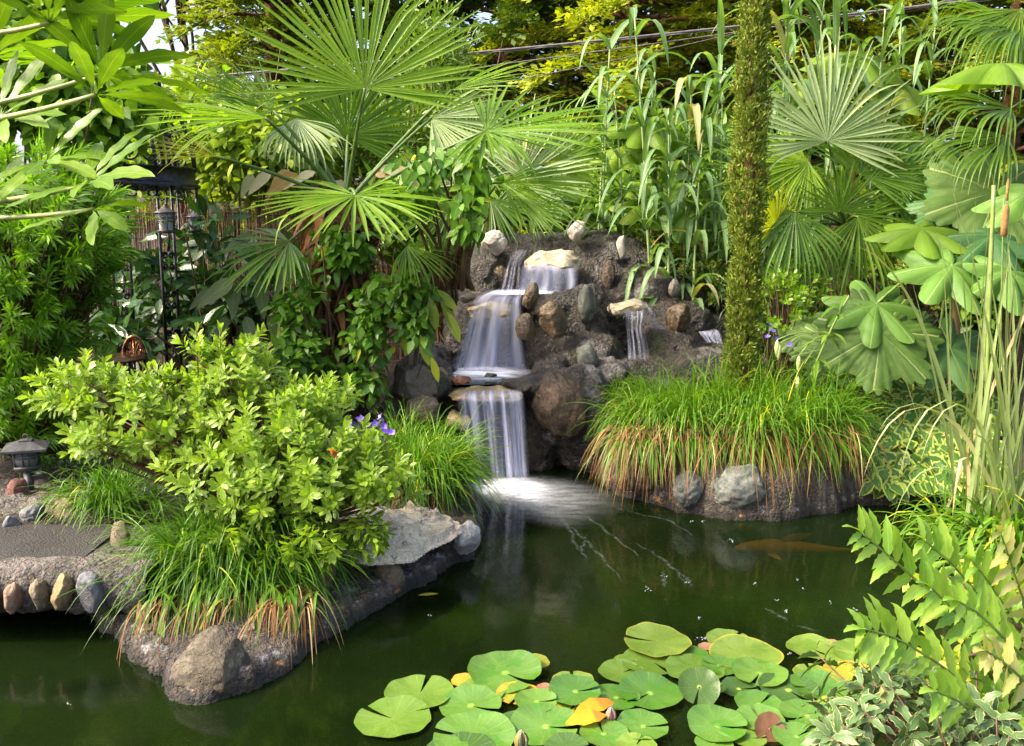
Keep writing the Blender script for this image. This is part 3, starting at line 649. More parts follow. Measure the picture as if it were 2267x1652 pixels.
# upper pools and foam
def foam_mat(name, inner, tint=(.82, .84, .93), streak=None):
    m, n, out = newmat(name)
    a = nd(n, 'ShaderNodeAttribute', attribute_name='lf'); sp = nd(n, 'ShaderNodeSeparateXYZ', {0: a.outputs['Vector']})
    if streak: mp = nd(n, 'ShaderNodeCombineXYZ', {0: math_(n, 'MULTIPLY', sp.outputs[0], streak), 1: math_(n, 'MULTIPLY', sp.outputs[1], 1.6), 2: 0.}); s1 = tex(n, 1., 4, .6, mp.outputs[0])
    else:
        gp_ = n.nodes.new('ShaderNodeNewGeometry'); mp = nd(n, 'ShaderNodeMapping', {0: gp_.outputs['Position'], 'Rotation': (0, 0, .75), 'Scale': (3.2, 11, 1)}); s1 = tex(n, 1.6, 6, .65, mp.outputs[0])
    e = math_(n, 'SUBTRACT', 1.0, sp.outputs[1])
    al = math_(n, 'MULTIPLY', math_(n, 'MULTIPLY', sstep(n, e, .0, .9), math_(n, 'ADD', math_(n, 'MULTIPLY', sstep(n, s1, .3, .7), .75), .3)), inner, True)
    df = nd(n, 'ShaderNodeBsdfDiffuse', {'Color': tint}); t = nd(n, 'ShaderNodeBsdfTransparent')
    n.links.new(nd(n, 'ShaderNodeMixShader', {0: al, 1: t.outputs[0], 2: df.outputs[0]}).outputs[0], out.inputs[0]); return m
def foam(name, label, c, pts, z, mat, kind='stuff', bulge=0.):
    """a fan of foam round the sight point c; pts its outline, given as sight points on level z"""
    c = G(*c, z); P_ = np.array([G(x, y, z) for x, y in pts]); n_ = len(P_); k = np.linspace(0, 1, 14)[1:]
    ang = np.linspace(0, n_, 73)[:-1]; i0 = ang.astype(int); fr = (ang - i0)[:, None]
    q0, q1, q2, q3 = P_[(i0 - 1) % n_], P_[i0 % n_], P_[(i0 + 1) % n_], P_[(i0 + 2) % n_]
    O = .5 * (2 * q1 + (q2 - q0) * fr + (2 * q0 - 5 * q1 + 4 * q2 - q3) * fr ** 2 + (3 * q1 - q0 - 3 * q2 + q3) * fr ** 3)
    V = c + (O - c)[None] * k[:, None, None]; V[..., 2] = z + bulge * (1 - k[:, None] ** 2)
    lf = np.zeros(V.shape); lf[..., 1] = k[:, None]; lf[..., 0] = np.linspace(0, 1, 72)[None]
    m_ = 72; r_ = np.arange(12)[:, None] * m_; j = np.arange(m_)[None]; j2 = (j + 1) % m_
    g = Geo(); g.add(np.concatenate([V.reshape(-1, 3), [c + A(0, 0, bulge)]]), np.stack([r_ + j, r_ + m_ + j, r_ + m_ + j2, r_ + j2], -1), [(13 * m_, a, (a + 1) % m_) for a in range(m_)], np.concatenate([lf.reshape(-1, 3), [[0, 0, 0]]]))
    return tag(build(g, name, mat), label, 'foam', kind=kind)
m_foam = foam_mat('foam', 1.55, (.80, .82, .92)); m_foam_s = foam_mat('foam_streaks', .42, (.75, .78, .85))
foam('foam', 'bright white foam where the lowest fall meets the pond', (1120, 1078), [(1000, 1085), (1020, 1064), (1100, 1055), (1190, 1056), (1230, 1070), (1245, 1092), (1225, 1128), (1180, 1124), (1100, 1108), (1040, 1104)], .012, m_foam, bulge=.02)
foam('foam', 'faint streaks of foam drifting right from the lowest fall', (1130, 1080), [(1030, 1110), (1060, 1050), (1220, 1050), (1330, 1070), (1400, 1110), (1340, 1160), (1260, 1180), (1130, 1150)], .006, m_foam_s)
foam('foam', 'white foam on the lower pool at the foot of the middle fall', (1075, 828), [(960, 828), (985, 815), (1070, 808), (1170, 815), (1205, 826), (1170, 844), (1080, 852), (1000, 846)], .54, m_foam, bulge=.015)
foam('foam', 'thin foam on the upper ledge below the top fall', (1150, 648), [(1070, 653), (1100, 645), (1160, 641), (1240, 643), (1260, 648), (1190, 653), (1120, 655)], 1.05, m_foam)
m, n, out = newmat('foam_trail')
df = nd(n, 'ShaderNodeBsdfDiffuse', {'Color': (.55, .62, .66)}); t = nd(n, 'ShaderNodeBsdfTransparent')
a = nd(n, 'ShaderNodeAttribute', attribute_name='lf'); sp = nd(n, 'ShaderNodeSeparateXYZ', {0: a.outputs['Vector']})
al = math_(n, 'MULTIPLY', math_(n, 'MULTIPLY', sstep(n, math_(n, 'ABSOLUTE', sp.outputs[0]), 1.0, .0), sstep(n, tex(n, 30, 4, .7), .3, .8)), .085)
n.links.new(nd(n, 'ShaderNodeMixShader', {0: al, 1: t.outputs[0], 2: df.outputs[0]}).outputs[0], out.inputs[0]); m_trail = m
g = Geo()
for pts in [[(1210, 1120), (1260, 1165), (1275, 1210), (1290, 1225)], [(1240, 1110), (1310, 1150), (1360, 1190), (1420, 1235)], [(1230, 1140), (1280, 1180), (1330, 1230), (1380, 1290)], [(1400, 1200), (1450, 1225), (1500, 1265), (1520, 1300)], [(1470, 1262), (1466, 1275), (1472, 1290), (1468, 1300)], [(1500, 1270), (1515, 1275), (1525, 1285), (1530, 1300)], [(1690, 1345), (1710, 1355), (1735, 1368), (1742, 1374)], [(1760, 1385), (1780, 1388), (1800, 1395), (1812, 1398)], [(1080, 1240), (1076, 1260), (1070, 1280), (1065, 1292)], [(1350, 1120), (1420, 1140), (1480, 1150), (1540, 1190)], [(1300, 1180), (1295, 1200), (1285, 1215), (1300, 1240)]]:
    q = np.array([G(x, y, .004) for x, y in pts]); tt = np.linspace(0, 3, 24); k = np.clip(tt.astype(int), 0, 2); fr = (tt - k)[:, None]; cv = q[k] * (1 - fr) + q[k + 1] * fr
    for _ in range(4): cv[1:-1] = (cv[:-2] + cv[1:-1] * 2 + cv[2:]) / 4
    cv[:, 0] += .006 * np.sin(np.arange(24) * 1.3); T = nz(np.gradient(cv, axis=0)); sd_ = np.cross(T, UP) * np.sin(np.linspace(.1, 3.0, 24))[:, None] * .014
    V = np.stack([cv - sd_, cv, cv + sd_], 1); lf = np.zeros(V.shape); lf[..., 0] = np.array([-1, 0, 1]); i = np.arange(23)[:, None] * 3 + np.arange(2)[None]
    g.add(V, np.stack([i, i + 1, i + 4, i + 3], -1), lf=lf)
tag(build(g, 'foam', m_trail), 'thin wandering trails of foam on the open pond', 'foam', kind='stuff')
m_pool = plain_mat('pool_water', (.02, .022, .018), .06)
def pool(label, pts, z):
    g = Geo(); V = np.array([G(x, y, z) for x, y in pts]); c = V.mean(0); k = len(V)
    g.add(np.concatenate([V, [c]]), t=[(k, i, (i + 1) % k) for i in range(k)])
    tag(build(g, 'pool_water', m_pool), label, 'water', kind='structure')
pool('dark water of the lower pool above the widest fall', [(950, 846), (1000, 852), (1160, 852), (1215, 842), (1230, 822), (1170, 800), (1060, 800), (950, 812)], .532)
pool('shallow water on the upper ledge', [(1055, 655), (1160, 655), (1240, 652), (1270, 642), (1110, 642)], 1.035)
# ================================================================ planting
def plant(name, label, cat, base, parts, group=None):
    if len(parts) == 1:
        o = build(parts[0][1], name, parts[0][2], origin=base); return tag(o, label, cat, group)
    t = thing(name, label, cat, base, group)
    for p in parts: build(p[1], p[0], p[2], t)
    return t
m_bark = rock_mat('bark', (.05, .03, .018), (.12, .075, .045), None, 12, .9, .8)
m_stem_g = plain_mat('green_stem', (.20, .30, .06), .45)
m_stem_b = plain_mat('brown_stem', (.11, .06, .03), .7)
m_petiole = plain_mat('palm_petiole', (.10, .17, .03), .4)

# ---- conifers beyond the garden
m_hinoki = leaf_mat('hinoki_foliage', (.19, .25, .02), (.44, .46, .035), tr=.35, rough=.55, odd=(.26, .11, .03), odd_p=.965, spec=.3)
m_conif = leaf_mat('dark_conifer_foliage', (.05, .09, .012), (.12, .19, .025), tr=.25, rough=.55, spec=.3)
m_conif2 = leaf_mat('olive_conifer_foliage', (.12, .18, .018), (.30, .34, .03), tr=.35, rough=.55, odd=(.26, .11, .03), odd_p=.97, spec=.3)
m_conbark = rock_mat('reddish_bark', (.10, .045, .022), (.22, .10, .05), None, 10, .9, .8)
def conifer(label, x, Y, H, spread, mat, nb=64, zlo=.6, name='conifer', step=46, twl=.30, lean=0):
    nb = int(nb * 1.75)
    b = P(x, 600, Y); b[2] = .3
    fg, st = Geo(), Geo()
    tube(st, [b, b + A(lean * .5, 0, H * .5), b + A(lean, 0, H)], [.15, .10, .03], 8)
    pos, dr, ro = [], [], []
    for i in range(nb):
        f = (i + U(0, 1)) / nb; h = zlo + (H - zlo) * f; az = i * 2.4 + U(-.4, .4)
        L = spread * (1 - f) ** .75 * U(.65, 1.12) + .25
        o = A(math.cos(az), math.sin(az), 0)
        p0 = b + A(lean * f, 0, h); p2 = p0 + o * L + A(0, 0, -.18 * L + U(-.15, .2)); pm = p0 + o * L * .5 + A(0, 0, .16 * L)
        cv = curve(p0, p2, mid=pm, K=7); tube(st, cv, np.linspace(.035, .006, 7), 4)
        tt = U(.12, 1.0, step) ** .7; k = np.clip((tt * 6).astype(int), 0, 5); fr = (tt * 6 - k)[:, None]
        pp = cv[k] * (1 - fr) + cv[k + 1] * fr
        side = np.cross(o, UP); sg = rng.choice([-1, 1], step)
        dd = nz(o[None] * U(.4, 1.1, step)[:, None] + side[None] * (sg * U(.3, 1.1, step))[:, None] + A(0, 0, -1) * U(-.25, .45, step)[:, None])
        pos.append(pp); dr.append(dd)
    pos = np.concatenate(pos); dr = np.concatenate(dr); n_ = len(pos)
    nrm = perp(dr, U(-.7, .7, n_)); sd_ = np.cross(dr, nrm); rb = U(0, 1, n_); tl = twl * U(.6, 1.2, n_)
    m_ = 11
    for j in range(m_):
        t = j / (m_ - 1); sg = -1 if j % 2 else 1
        d = nz(dr * .75 + sd_ * sg * (.75 - .45 * t) + rng.normal(size=(n_, 3)) * .16)
        diamonds(fg, pos + dr * (tl * t)[:, None] + rng.normal(size=(n_, 3)) * .02, d, nrm + rng.normal(size=(n_, 3)) * .3, tl * (.5 - .2 * t) * U(.7, 1.2, n_), tl * .17 * U(.6, 1.2, n_), np.clip(rb * .7 + U(0, .3, n_), 0, 1))
    return plant(name, label, 'conifer tree', b, [('trunk', st, m_conbark), ('crown', fg, mat)])
conifer('sunlit golden green conifer rising straight behind the waterfall', 1385, 12.0, 7.5, 2.3, m_hinoki, 70)
conifer('darker conifer left of the golden one, behind the cables', 1120, 13.0, 8, 2.0, m_conif, 64)
conifer('golden conifer just behind the slim cypress', 1660, 12.6, 7.5, 2.1, m_hinoki, 64)
conifer('olive conifer with open dark branches at the upper right', 1900, 13.5, 8, 2.3, m_conif2, 56)
conifer('olive conifer filling the right edge behind the hanging fronds', 2210, 11.5, 7.5, 2.0, m_conif2, 62)
conifer('green conifer right beside the gap of white sky', 610, 12.5, 8, 1.35, m_conif2, 62, lean=.2)
conifer('dark conifer behind the big upright palm leaf', 880, 13.5, 8.5, 2.0, m_conif, 60)
for x, Y, lab in [(1250, 17, 'tall dark conifer far back between the darker and the golden conifers'), (1560, 17.5, 'tall dark conifer far back behind the slim cypress'), (1820, 17, 'tall dark conifer far back behind the reeds on the right'), (2120, 17, 'tall dark conifer far back behind the olive conifers'), (760, 17, 'tall dark conifer far back behind the palm'), (2420, 15, 'tall dark conifer beyond the right picture edge')]:
    conifer(lab, x, Y, 10, 3.0, m_conif, 56, step=44, twl=.5)

# ---- leafy shrubs and small trees behind
def bush(name, label, blobs, mat, nl, L, W, prof=prof_ovate, Y=None, up=.25, base=None, cat='shrub', stem=m_stem_b, droop=.5, fold=.15, shell=.55, face=.5, wave=0., branches=5, K=4, extra=()):
    g, st = Geo(), Geo(); tot = sum(b[3] * b[4] for b in blobs)
    cs = []
    for (x, y, Yb, rx, ry, rd) in blobs:
        k = int(nl * rx * ry / sum(b[3] * b[4] for b in blobs)); c = P(x, y, Yb)
        p, d = blob(k, c, (rx * Yb / F, rd, ry * Yb / F), shell); cs.append((c, rx * Yb / F))
        # clumps: pull towards random centres so that gaps open between them
        cc, _ = blob(max(6, k // 40), c, (rx * Yb / F, rd, ry * Yb / F), shell); ci = cc[rng.integers(0, len(cc), k)]
        p = p * .45 + ci * .55 + rng.normal(size=(k, 3)) * L * .35
        d = nz(d * .6 + rng.normal(size=(k, 3)) * .6 + A(0, -.15, up))
        n = nz(rng.normal(size=(k, 3)) * .45 + A(0, -face, .75)); n = nz(n - d * (n * d).sum(1, keepdims=True))
        leaves(g, p, d, n, L * U(.65, 1.2, k), W * U(.75, 1.15, k), prof, K, droop, fold, wave)
    b = base if base is not None else np.array([cs[0][0][0], cs[0][0][1], .25])
    for c, r_ in cs:
        for j in range(branches):
            e = c + rng.normal(size=3) * r_ * .5
            tube(st, curve(b + rng.normal(size=3) * A(.08, .08, 0), e, sag=A(0, 0, .15), K=7), np.linspace(.014, .004, 7), 5)
    return plant(name, label, cat, b, [('stems', st, stem), ('foliage', g, mat)] + list(extra))
m_ovate = leaf_mat('glossy_ovate_leaf', (.10, .22, .010), (.24, .40, .02), vein=(.2, .32, .06), vein_w=.07, tr=.4, rough=.35)
m_lime = leaf_mat('lime_leaf', (.14, .26, .018), (.34, .42, .03), vein=(.25, .3, .05), tr=.5, rough=.4)
m_mid = leaf_mat('mid_green_leaf', (.08, .18, .012), (.18, .30, .02), vein=(.16, .24, .07), vein_w=.07, tr=.35, rough=.38)
m_darkl = leaf_mat('dark_glossy_leaf', (.02, .06, .015), (.05, .12, .025), vein=(.12, .2, .06), vein_w=.08, tr=.2, rough=.28)
m_grayl = leaf_mat('grey_green_large_leaf', (.07, .12, .055), (.14, .20, .09), vein=(.26, .3, .13), vein_w=.06, tr=.25, rough=.5, odd=(.3, .27, .05), odd_p=.93, veins_n=60)
m_narrow = leaf_mat('narrow_shrub_leaf', (.08, .15, .015), (.18, .28, .03), tr=.3, rough=.4)
bush('climbing_shrub', 'tall shrub of glossy rounded leaves at the upper left behind the umbrella leaves', [(60, 110, 5.4, 230, 170, .5), (180, 230, 5.3, 200, 130, .45), (-120, 220, 5.2, 150, 200, .5), (120, -60, 5.6, 260, 140, .5), (250, 150, 5.8, 80, 70, .4)], m_ovate, 5200, .105, .062, prof_ovate, up=-.35, cat='shrub', face=.7)
bush('lime_shrub', 'yellow green leafy shrub behind the iron arbour', [(520, 330, 7.7, 190, 120, .5), (430, 240, 8.0, 150, 110, .5), (640, 300, 8.0, 150, 120, .5), (350, 330, 7.8, 130, 120, .4)], m_lime, 3600, .13, .06, up=-.1, face=.5)
bush('narrow_leaved_shrub', 'bushy shrub of small narrow leaves behind the large palm leaf', [(960, 130, 8.8, 110, 150, .5), (880, 320, 8.3, 170, 120, .5), (1000, 300, 8.4, 120, 120, .5), (760, 330, 8.4, 130, 120, .5)], m_narrow, 7500, .10, .022, prof_ell, up=.8, face=.3)
bush('broad_leaved_shrub', 'mid green shrub between the palm and the rockwork', [(1010, 520, 7.3, 90, 70, .3), (940, 430, 7.6, 150, 80, .4), (880, 500, 7.2, 120, 70, .3), (1150, 440, 7.9, 120, 70, .4)], m_mid, 2000, .13, .07, up=-.1, face=.6)
bush('background_shrub', 'deep green shrub low behind the reeds', [(1350, 480, 8.2, 170, 90, .4), (1560, 470, 8.4, 160, 120, .4), (1750, 480, 8.2, 160, 130, .4), (1450, 360, 9.0, 200, 90, .4), (1380, 350, 9.2, 120, 80, .4), (1540, 340, 9.2, 120, 90, .4)], m_mid, 5000, .16, .07, up=0, face=.5)
bush('background_shrub', 'dark shrub at the back of the right hand side, behind the rice paper plants', [(2000, 500, 7.8, 190, 150, .4), (2200, 620, 7.2, 150, 160, .4), (1900, 640, 7.4, 150, 110, .4)], m_mid, 3000, .16, .07, up=0, face=.4)
bush('background_shrub', 'mid green shrub standing beyond the right picture edge', [(2620, 560, 6.6, 230, 200, .5), (2520, 800, 5.6, 120, 110, .3)], m_mid, 1800, .16, .07, up=0, face=.4)
bush('dark_shrub', 'dark glossy rhododendron against the reed fence', [(470, 520, 6.5, 55, 45, .2), (270, 735, 6.2, 90, 70, .3), (380, 640, 6.9, 120, 130, .3), (480, 700, 6.7, 100, 120, .3), (570, 680, 6.5, 120, 110, .3), (660, 620, 6.5, 60, 60, .2)], m_darkl, 950, .20, .065, prof_obl, up=.0, droop=.5, face=.7)
# bare thin tree against the white sky
m_twigleaf = leaf_mat('twig_leaf', (.05, .08, .025), (.10, .12, .04), tr=.2)
def thin_tree():
    st, g = Geo(), Geo(); b = P(405, 400, 14); b[2] = .3
    def br(p, d, L, r, dep):
        q = p + d * L; cv = curve(p, q, sag=rng.normal(size=3) * L * .08, K=5); tube(st, cv, np.linspace(r, r * .6, 5), 5)
        if dep >= 3:
            k = 14; t = U(.1, 1, k)[:, None]; leaves(g, p + (q - p) * t + rng.normal(size=(k, 3)) * .1, rdir(k), rdir(k, .5), .11, .055, prof_ell, 2, .3); return
        for _ in range(4 if dep else 7):
            t = U(.45, 1.0); br(p + (q - p) * t, nz((d * .7 + rng.normal(size=3) * .55 + A(0, 0, .25))[None])[0], L * U(.4, .62), r * .55, dep + 1)
    br(b, A(.02, 0, 1), 4.6, .06, 0)
    plant('thin_tree', 'sparse dark twigged tree standing against the white gap of sky', 'tree', b, [('trunk', st, m_bark), ('crown', g, m_twigleaf)])
thin_tree()

# ---- fan palms
m_palm = leaf_mat('palm_leaf', (.10, .22, .012), (.22, .36, .02), tr=.5, rough=.34, vein=(.38, .42, .08), vein_w=.14, dry=(.38, .30, .12), dry_at=.99)
m_palm_y = leaf_mat('backlit_yellow_palm_leaf', (.30, .34, .02), (.48, .44, .03), tr=.5, rough=.4)  # backlit glow of the small left fan painted as yellow leaf colour
m_palm_s = leaf_mat('silver_palm_leaf', (.22, .32, .12), (.34, .43, .19), tr=.25, rough=.42, vein=(.42, .5, .34), vein_w=.18, dry=(.45, .35, .12), dry_at=.98)
m_palm_d = leaf_mat('deep_green_palm_leaf', (.065, .15, .012), (.14, .25, .02), tr=.45, rough=.33, vein=(.2, .3, .1), vein_w=.12, dry=(.4, .3, .1), dry_at=1.0)
m_deadleaf = leaf_mat('dead_palm_leaf', (.13, .055, .02), (.30, .13, .05), tr=.2, rough=.8)
m_fibre = rock_mat('palm_trunk_fibre', (.05, .025, .012), (.15, .08, .04), (.26, .13, .06), 14, .95, 1.0)
def scr(dx, dy, dz=0.): return nz(A(dx, dz, -dy)[None])[0]
def frond(par, hub, Y, axis, nrm, Rpx, crown, mat, nseg=42, spread=110, droop=.15, cup=.12, broken=.06, split=.5, sag=0.05, fold=.5, pr=.011, tip_w=1.0):
    h = P(*hub, Y); g = Geo()
    fan(g, h, axis, nrm, Rpx * Y / F, nseg, spread, droop, cup, split, broken, fold, wid=tip_w)
    o = build(g, 'frond', mat, par); o['_o'] = par['_o']
    p = Geo(); tube(p, curve(crown, h, sag=A(0, 0, sag), K=10), np.linspace(pr * 1.3, pr * .75, 10), 6)
    q = build(p, 'petiole', m_petiole, par); q.parent = o
    return o
def trunk_geo(b, top, r0, r1, K=26, hairy=900):
    g = Geo(); pts = curve(b, top, sag=A(.02, 0, 0), K=K); tube(g, pts, np.linspace(r0, r1, K) * U(.9, 1.12, K), 14)
    t = U(0, 1, hairy); k = np.clip((t * (K - 1)).astype(int), 0, K - 2); az = U(0, 6.28, hairy)
    rr = np.interp(t, [0, 1], [r0, r1]); o = np.stack([np.cos(az), np.sin(az), 0 * az], 1)
    leaves(g, pts[k] + o * rr[:, None] * .9, nz(o * .7 + A(0, 0, 1) * U(-1, .8, hairy)[:, None] + rng.normal(size=(hairy, 3)) * .3), o, U(.05, .16, hairy), U(.008, .03, hairy), prof_grass, 3, .8, .2)
    return g
cb = P(752, 900, 5.65); cb[2] = .3; ct = P(765, 455, 5.6)
pm = thing('fan_palm', 'large fan palm with a vine clad fibrous trunk, left of the waterfall', 'palm', cb)
build(trunk_geo(cb, ct, .15, .13, hairy=1500), 'trunk', m_fibre, pm)
frond(pm, (808, 196), 5.25, scr(0, -1, .18), A(.08, -1, .25), 312, ct, m_palm, 46, 104, .05, .10, .03, .42)
frond(pm, (1076, 290), 5.2, scr(1, .02, -.1), A(.05, -.42, .9), 285, ct, m_palm, 42, 105, .10, .1, .08)
frond(pm, (787, 432), 5.1, scr(.18, .30, -.9), A(.05, -.42, .9), 248, ct, m_palm, 46, 150, .16, .0, .02, .42, .12)
frond(pm, (1112, 404), 5.3, scr(1, .16, -.1), A(0, -.5, .85), 235, ct, m_palm, 34, 66, .10, .0, .08)
frond(pm, (588, 262), 5.1, scr(-1, -.12, -.1), A(0, -.3, .95), 275, ct, m_palm, 36, 60, .12, .0, .05)
frond(pm, (478, 346), 5.2, scr(-1, -.22, 0), A(.1, -.45, .9), 150, ct, m_palm_y, 26, 40, .05, .05, .0)
frond(pm, (605, 245), 5.5, scr(-.8, -.6, .1), A(.3, -.4, .8), 215, ct, m_palm_d, 30, 55, .15, .0, .35)
frond(pm, (955, 262), 5.9, scr(.9, .35, -.1), A(.2, -.8, .6), 230, ct, m_palm_s, 36, 70, .2, .0, .12)
frond(pm, (1000, 200), 6.0, scr(1, -.32, 0), A(.1, -.5, .8), 195, ct, m_palm, 26, 30, .12, .0, .05)
frond(pm, (655, 262), 5.7, scr(.3, .5, -.5), A(.2, -.7, .7), 160, ct, m_palm_s, 26, 60, .35, .0, .6)
frond(pm, (770, 300), 5.95, scr(.2, -1, .2), A(.3, -1, .1), 200, ct, m_palm_d, 36, 110, .1, .1, .1)
frond(pm, (640, 535), 5.45, scr(-.8, .35, -.4), A(-.2, -.5, .85), 200, ct, m_palm_d, 34, 90, .35, .0, .1)
frond(pm, (900, 545), 5.35, scr(.9, .35, -.4), A(.2, -.5, .85), 150, ct, m_palm_d, 34, 75, .3, .0, .1)
# small palm behind the rockwork
cb = P(1085, 640, 7.0); cb[2] = .5; ct = P(1085, 470, 7.0)
ps = thing('small_fan_palm', 'small grey green fan palm just behind the waterfall top', 'palm', cb)
build(trunk_geo(cb, ct, .07, .06, 14, 200), 'trunk', m_fibre, ps)
# dead brown leaf bases under the crown of the large palm
g = Geo(); k = 300; az = U(0, 6.28, k); o_ = np.stack([np.cos(az), np.sin(az), 0 * az], 1); zz = U(.55, 1.62, k)
leaves(g, np.array([pm.location.x, pm.location.y, 0])[None] + o_ * .12 + UP * zz[:, None], nz(o_ + UP * U(-1.2, .6, k)[:, None]), UP, U(.12, .34, k), U(.015, .05, k), prof_lance, 6, U(1, 4, k), .3)
build(g, 'dead_leaf_bases', m_deadleaf, pm)
for hub, ax, Rp, mt in [((1050, 405), scr(-.2, -1, .1), 150, m_palm_s), ((1150, 400), scr(.6, -.8, 0), 190, m_palm_s), ((1085, 440), scr(0, .8, -.5), 130, m_palm_d), ((1170, 462), scr(.9, -.2, -.3), 100, m_palm_d), ((1000, 455), scr(-.8, .4, -.3), 130, m_palm_d), ((1230, 360), scr(.8, -.6, .1), 140, m_palm)]:
    frond(ps, hub, 6.9, ax, A(.1, -1, .35), Rp, ct, mt, 34, 85, .15, .05, .12, pr=.007)
# silver fan palm at the right
cb = P(1880, 760, 6.5); cb[2] = .4; ct = P(1870, 500, 6.5)
pr_ = thing('silver_fan_palm', 'fan palm with a large silvery fan right of the slim cypress', 'palm', cb)
build(trunk_geo(cb, ct, .12, .11, 20, 600), 'trunk', m_fibre, pr_)
for hub, Y, ax, nr, Rp, mt, ns, spd, br_, dr_ in [
    ((1832, 312), 6.1, scr(.05, -1, .1), A(.05, -1, .2), 232, m_palm_s, 44, 112, .05, .04),
    ((1905, 385), 6.15, scr(.55, -.8, .1), A(-.1, -1, .2), 190, m_palm_d, 40, 95, .35, .1),
    ((1858, 468), 5.95, scr(0, -1, -.1), A(0, -1, .1), 120, m_palm_d, 36, 100, .25, .05),
    ((1725, 400), 6.4, scr(-.7, -.5, 0), A(.2, -1, .3), 170, m_palm_d, 36, 100, .2, .2),
    ((1790, 360), 6.35, scr(-.8, .3, -.2), A(0, -.8, .5), 170, m_palm, 36, 90, .2, .35),
    ((1720, 505), 6.0, scr(-.3, -.6, -.3), A(0, -.8, .6), 110, m_palm_y, 22, 80, .1, .05),
    ((1760, 470), 6.0, scr(-.4, .9, -.3), A(0, -.9, .4), 190, m_palm_d, 34, 85, .6, .8),
    ((1900, 480), 6.1, scr(.5, .85, -.2), A(0, -.9, .4), 200, m_palm_d, 36, 90, .6, .8),
    ((1980, 400), 6.3, scr(.9, .2, 0), A(.1, -.9, .5), 190, m_palm_d, 34, 85, .5, .5),
    ((1830, 560), 6.05, scr(0, 1, -.2), A(0, -1, .3), 150, m_palm_d, 34, 100, .5, .8)]:
    frond(pr_, hub, Y, ax, nr, Rp, ct, mt, ns, spd, dr_, .05, br_, .45, pr=.009)
# palm with hanging strands at the upper right corner
cb = P(2420, 700, 5.9); cb[2] = .4; ct = P(2410, 160, 5.9)
pc = thing('shaggy_palm', 'palm reaching in from the upper right with shredded hanging fronds', 'palm', cb)
build(trunk_geo(cb, ct, .12, .12, 20, 300), 'trunk', m_fibre, pc)
for hub, ax, nr, Rp, mt, br_, dr_ in [((2262, 60), scr(-.9, -.1, -.2), A(0, -.6, .8), 250, m_palm_d, .75, .9), ((2260, 20), scr(-.3, .6, -.4), A(0, -.9, .4), 260, m_palm, .8, .8), ((2240, 240), scr(-1, -.1, -.2), A(0, -.5, .9), 230, m_palm_d, .85, 1.0), ((2230, 300), scr(-1, .3, -.2), A(0, -.5, .9), 210, m_palm_d, .8, 1.1)]:
    frond(pc, hub, 5.6, ax, nr, Rp, ct, mt, 32, 60, dr_, .0, br_, .45, pr=.01)
for hub, ax, nr in [((2560, 20), scr(.9, -.3, 0), A(0, -.6, .8)), ((2480, -120), scr(.2, -1, .2), A(0, -1, .3)), ((2580, 200), scr(.9, .4, 0), A(0, -.6, .8))]:
    frond(pc, hub, 5.7, ax, nr, 230, ct, m_palm_d, 34, 90, .3, .05, .2, .45, pr=.01)

# ---- giant reeds
m_reed = leaf_mat('reed_leaf', (.10, .20, .07), (.20, .32, .13), tr=.4, rough=.42, vein=(.36, .45, .25), vein_w=.12, odd=(.45, .38, .17), odd_p=.95)
m_cane = plain_mat('reed_cane', (.20, .30, .10), .45, c2=(.26, .30, .12))
def reed_clump(label, stalks):
    b = P(stalks[0][0], 640, stalks[0][2]); b[2] = .35
    t = thing('giant_reed', label, 'reed', b)
    for (x, ytop, Y, lean, nl, L) in stalks:
        p0 = P(x, 640, Y); p0[2] = .35; p1 = P(x + lean, ytop, Y + U(-.2, .2))
        cv = curve(p0, p1, sag=A(-lean * .25 * Y / F + U(-.06, .06), U(-.1, .1), 0), K=22)
        st = Geo(); rr = np.linspace(.012, .005, 22) * (1 + .25 * (np.arange(22) % 3 == 0)); tube(st, cv, rr, 7)
        so = build(st, 'stalk', m_cane, t)
        nl = int(nl * 1.75); g = Geo(); k = np.sort(rng.integers(5, 22, nl)); az = (np.arange(nl) % 2) * np.pi + U(-.8, .8, nl) + U(0, 3)
        o = np.stack([np.cos(az), np.sin(az) * .8, 0 * az], 1)
        d = nz(o * .75 + A(0, 0, 1) * U(.5, 1.5, nl)[:, None])
        lv = L * U(.7, 1.15, nl)
        leaves(g, cv[k], d, perp(d, U(-.4, .4, nl)), lv * 1.15, U(.034, .06, nl), prof_grass, 9, U(1.0, 3.2, nl), .35, rnd=U(0, 1, nl))
        q = build(g, 'leaves', m_reed, t); q.parent = so
    return t
reed_clump('clump of tall grey green reeds left of the slim cypress', [(1450, 40, 6.9, -45, 17, .55), (1340, 110, 7.2, 10, 13, .5), (1500, 210, 7.1, 30, 15, .5), (1530, 180, 7.0, -10, 14, .5), (1560, 230, 6.8, 30, 14, .5), (1420, 160, 7.3, 30, 14, .5), (1480, 240, 6.7, 0, 14, .45), (1540, 260, 6.6, 20, 14, .45), (1390, 200, 7.0, -30, 12, .5), (1590, 200, 6.9, 10, 13, .5), (1320, 230, 7.4, 20, 10, .5), (1575, 120, 7.3, 20, 14, .5)])
reed_clump('clump of tall reeds behind the silver palm fan, right of the slim cypress', [(1725, -60, 7.2, 30, 16, .55), (1790, -40, 7.5, 40, 15, .55), (1850, -60, 7.3, 0, 15, .6), (1900, 20, 7.4, 60, 15, .6), (1960, -40, 7.6, 40, 14, .55), (1690, 60, 7.0, 10, 13, .5), (1760, 60, 7.3, -20, 13, .5), (1830, 100, 7.0, 20, 12, .5), (2010, 60, 7.3, 60, 12, .55)])

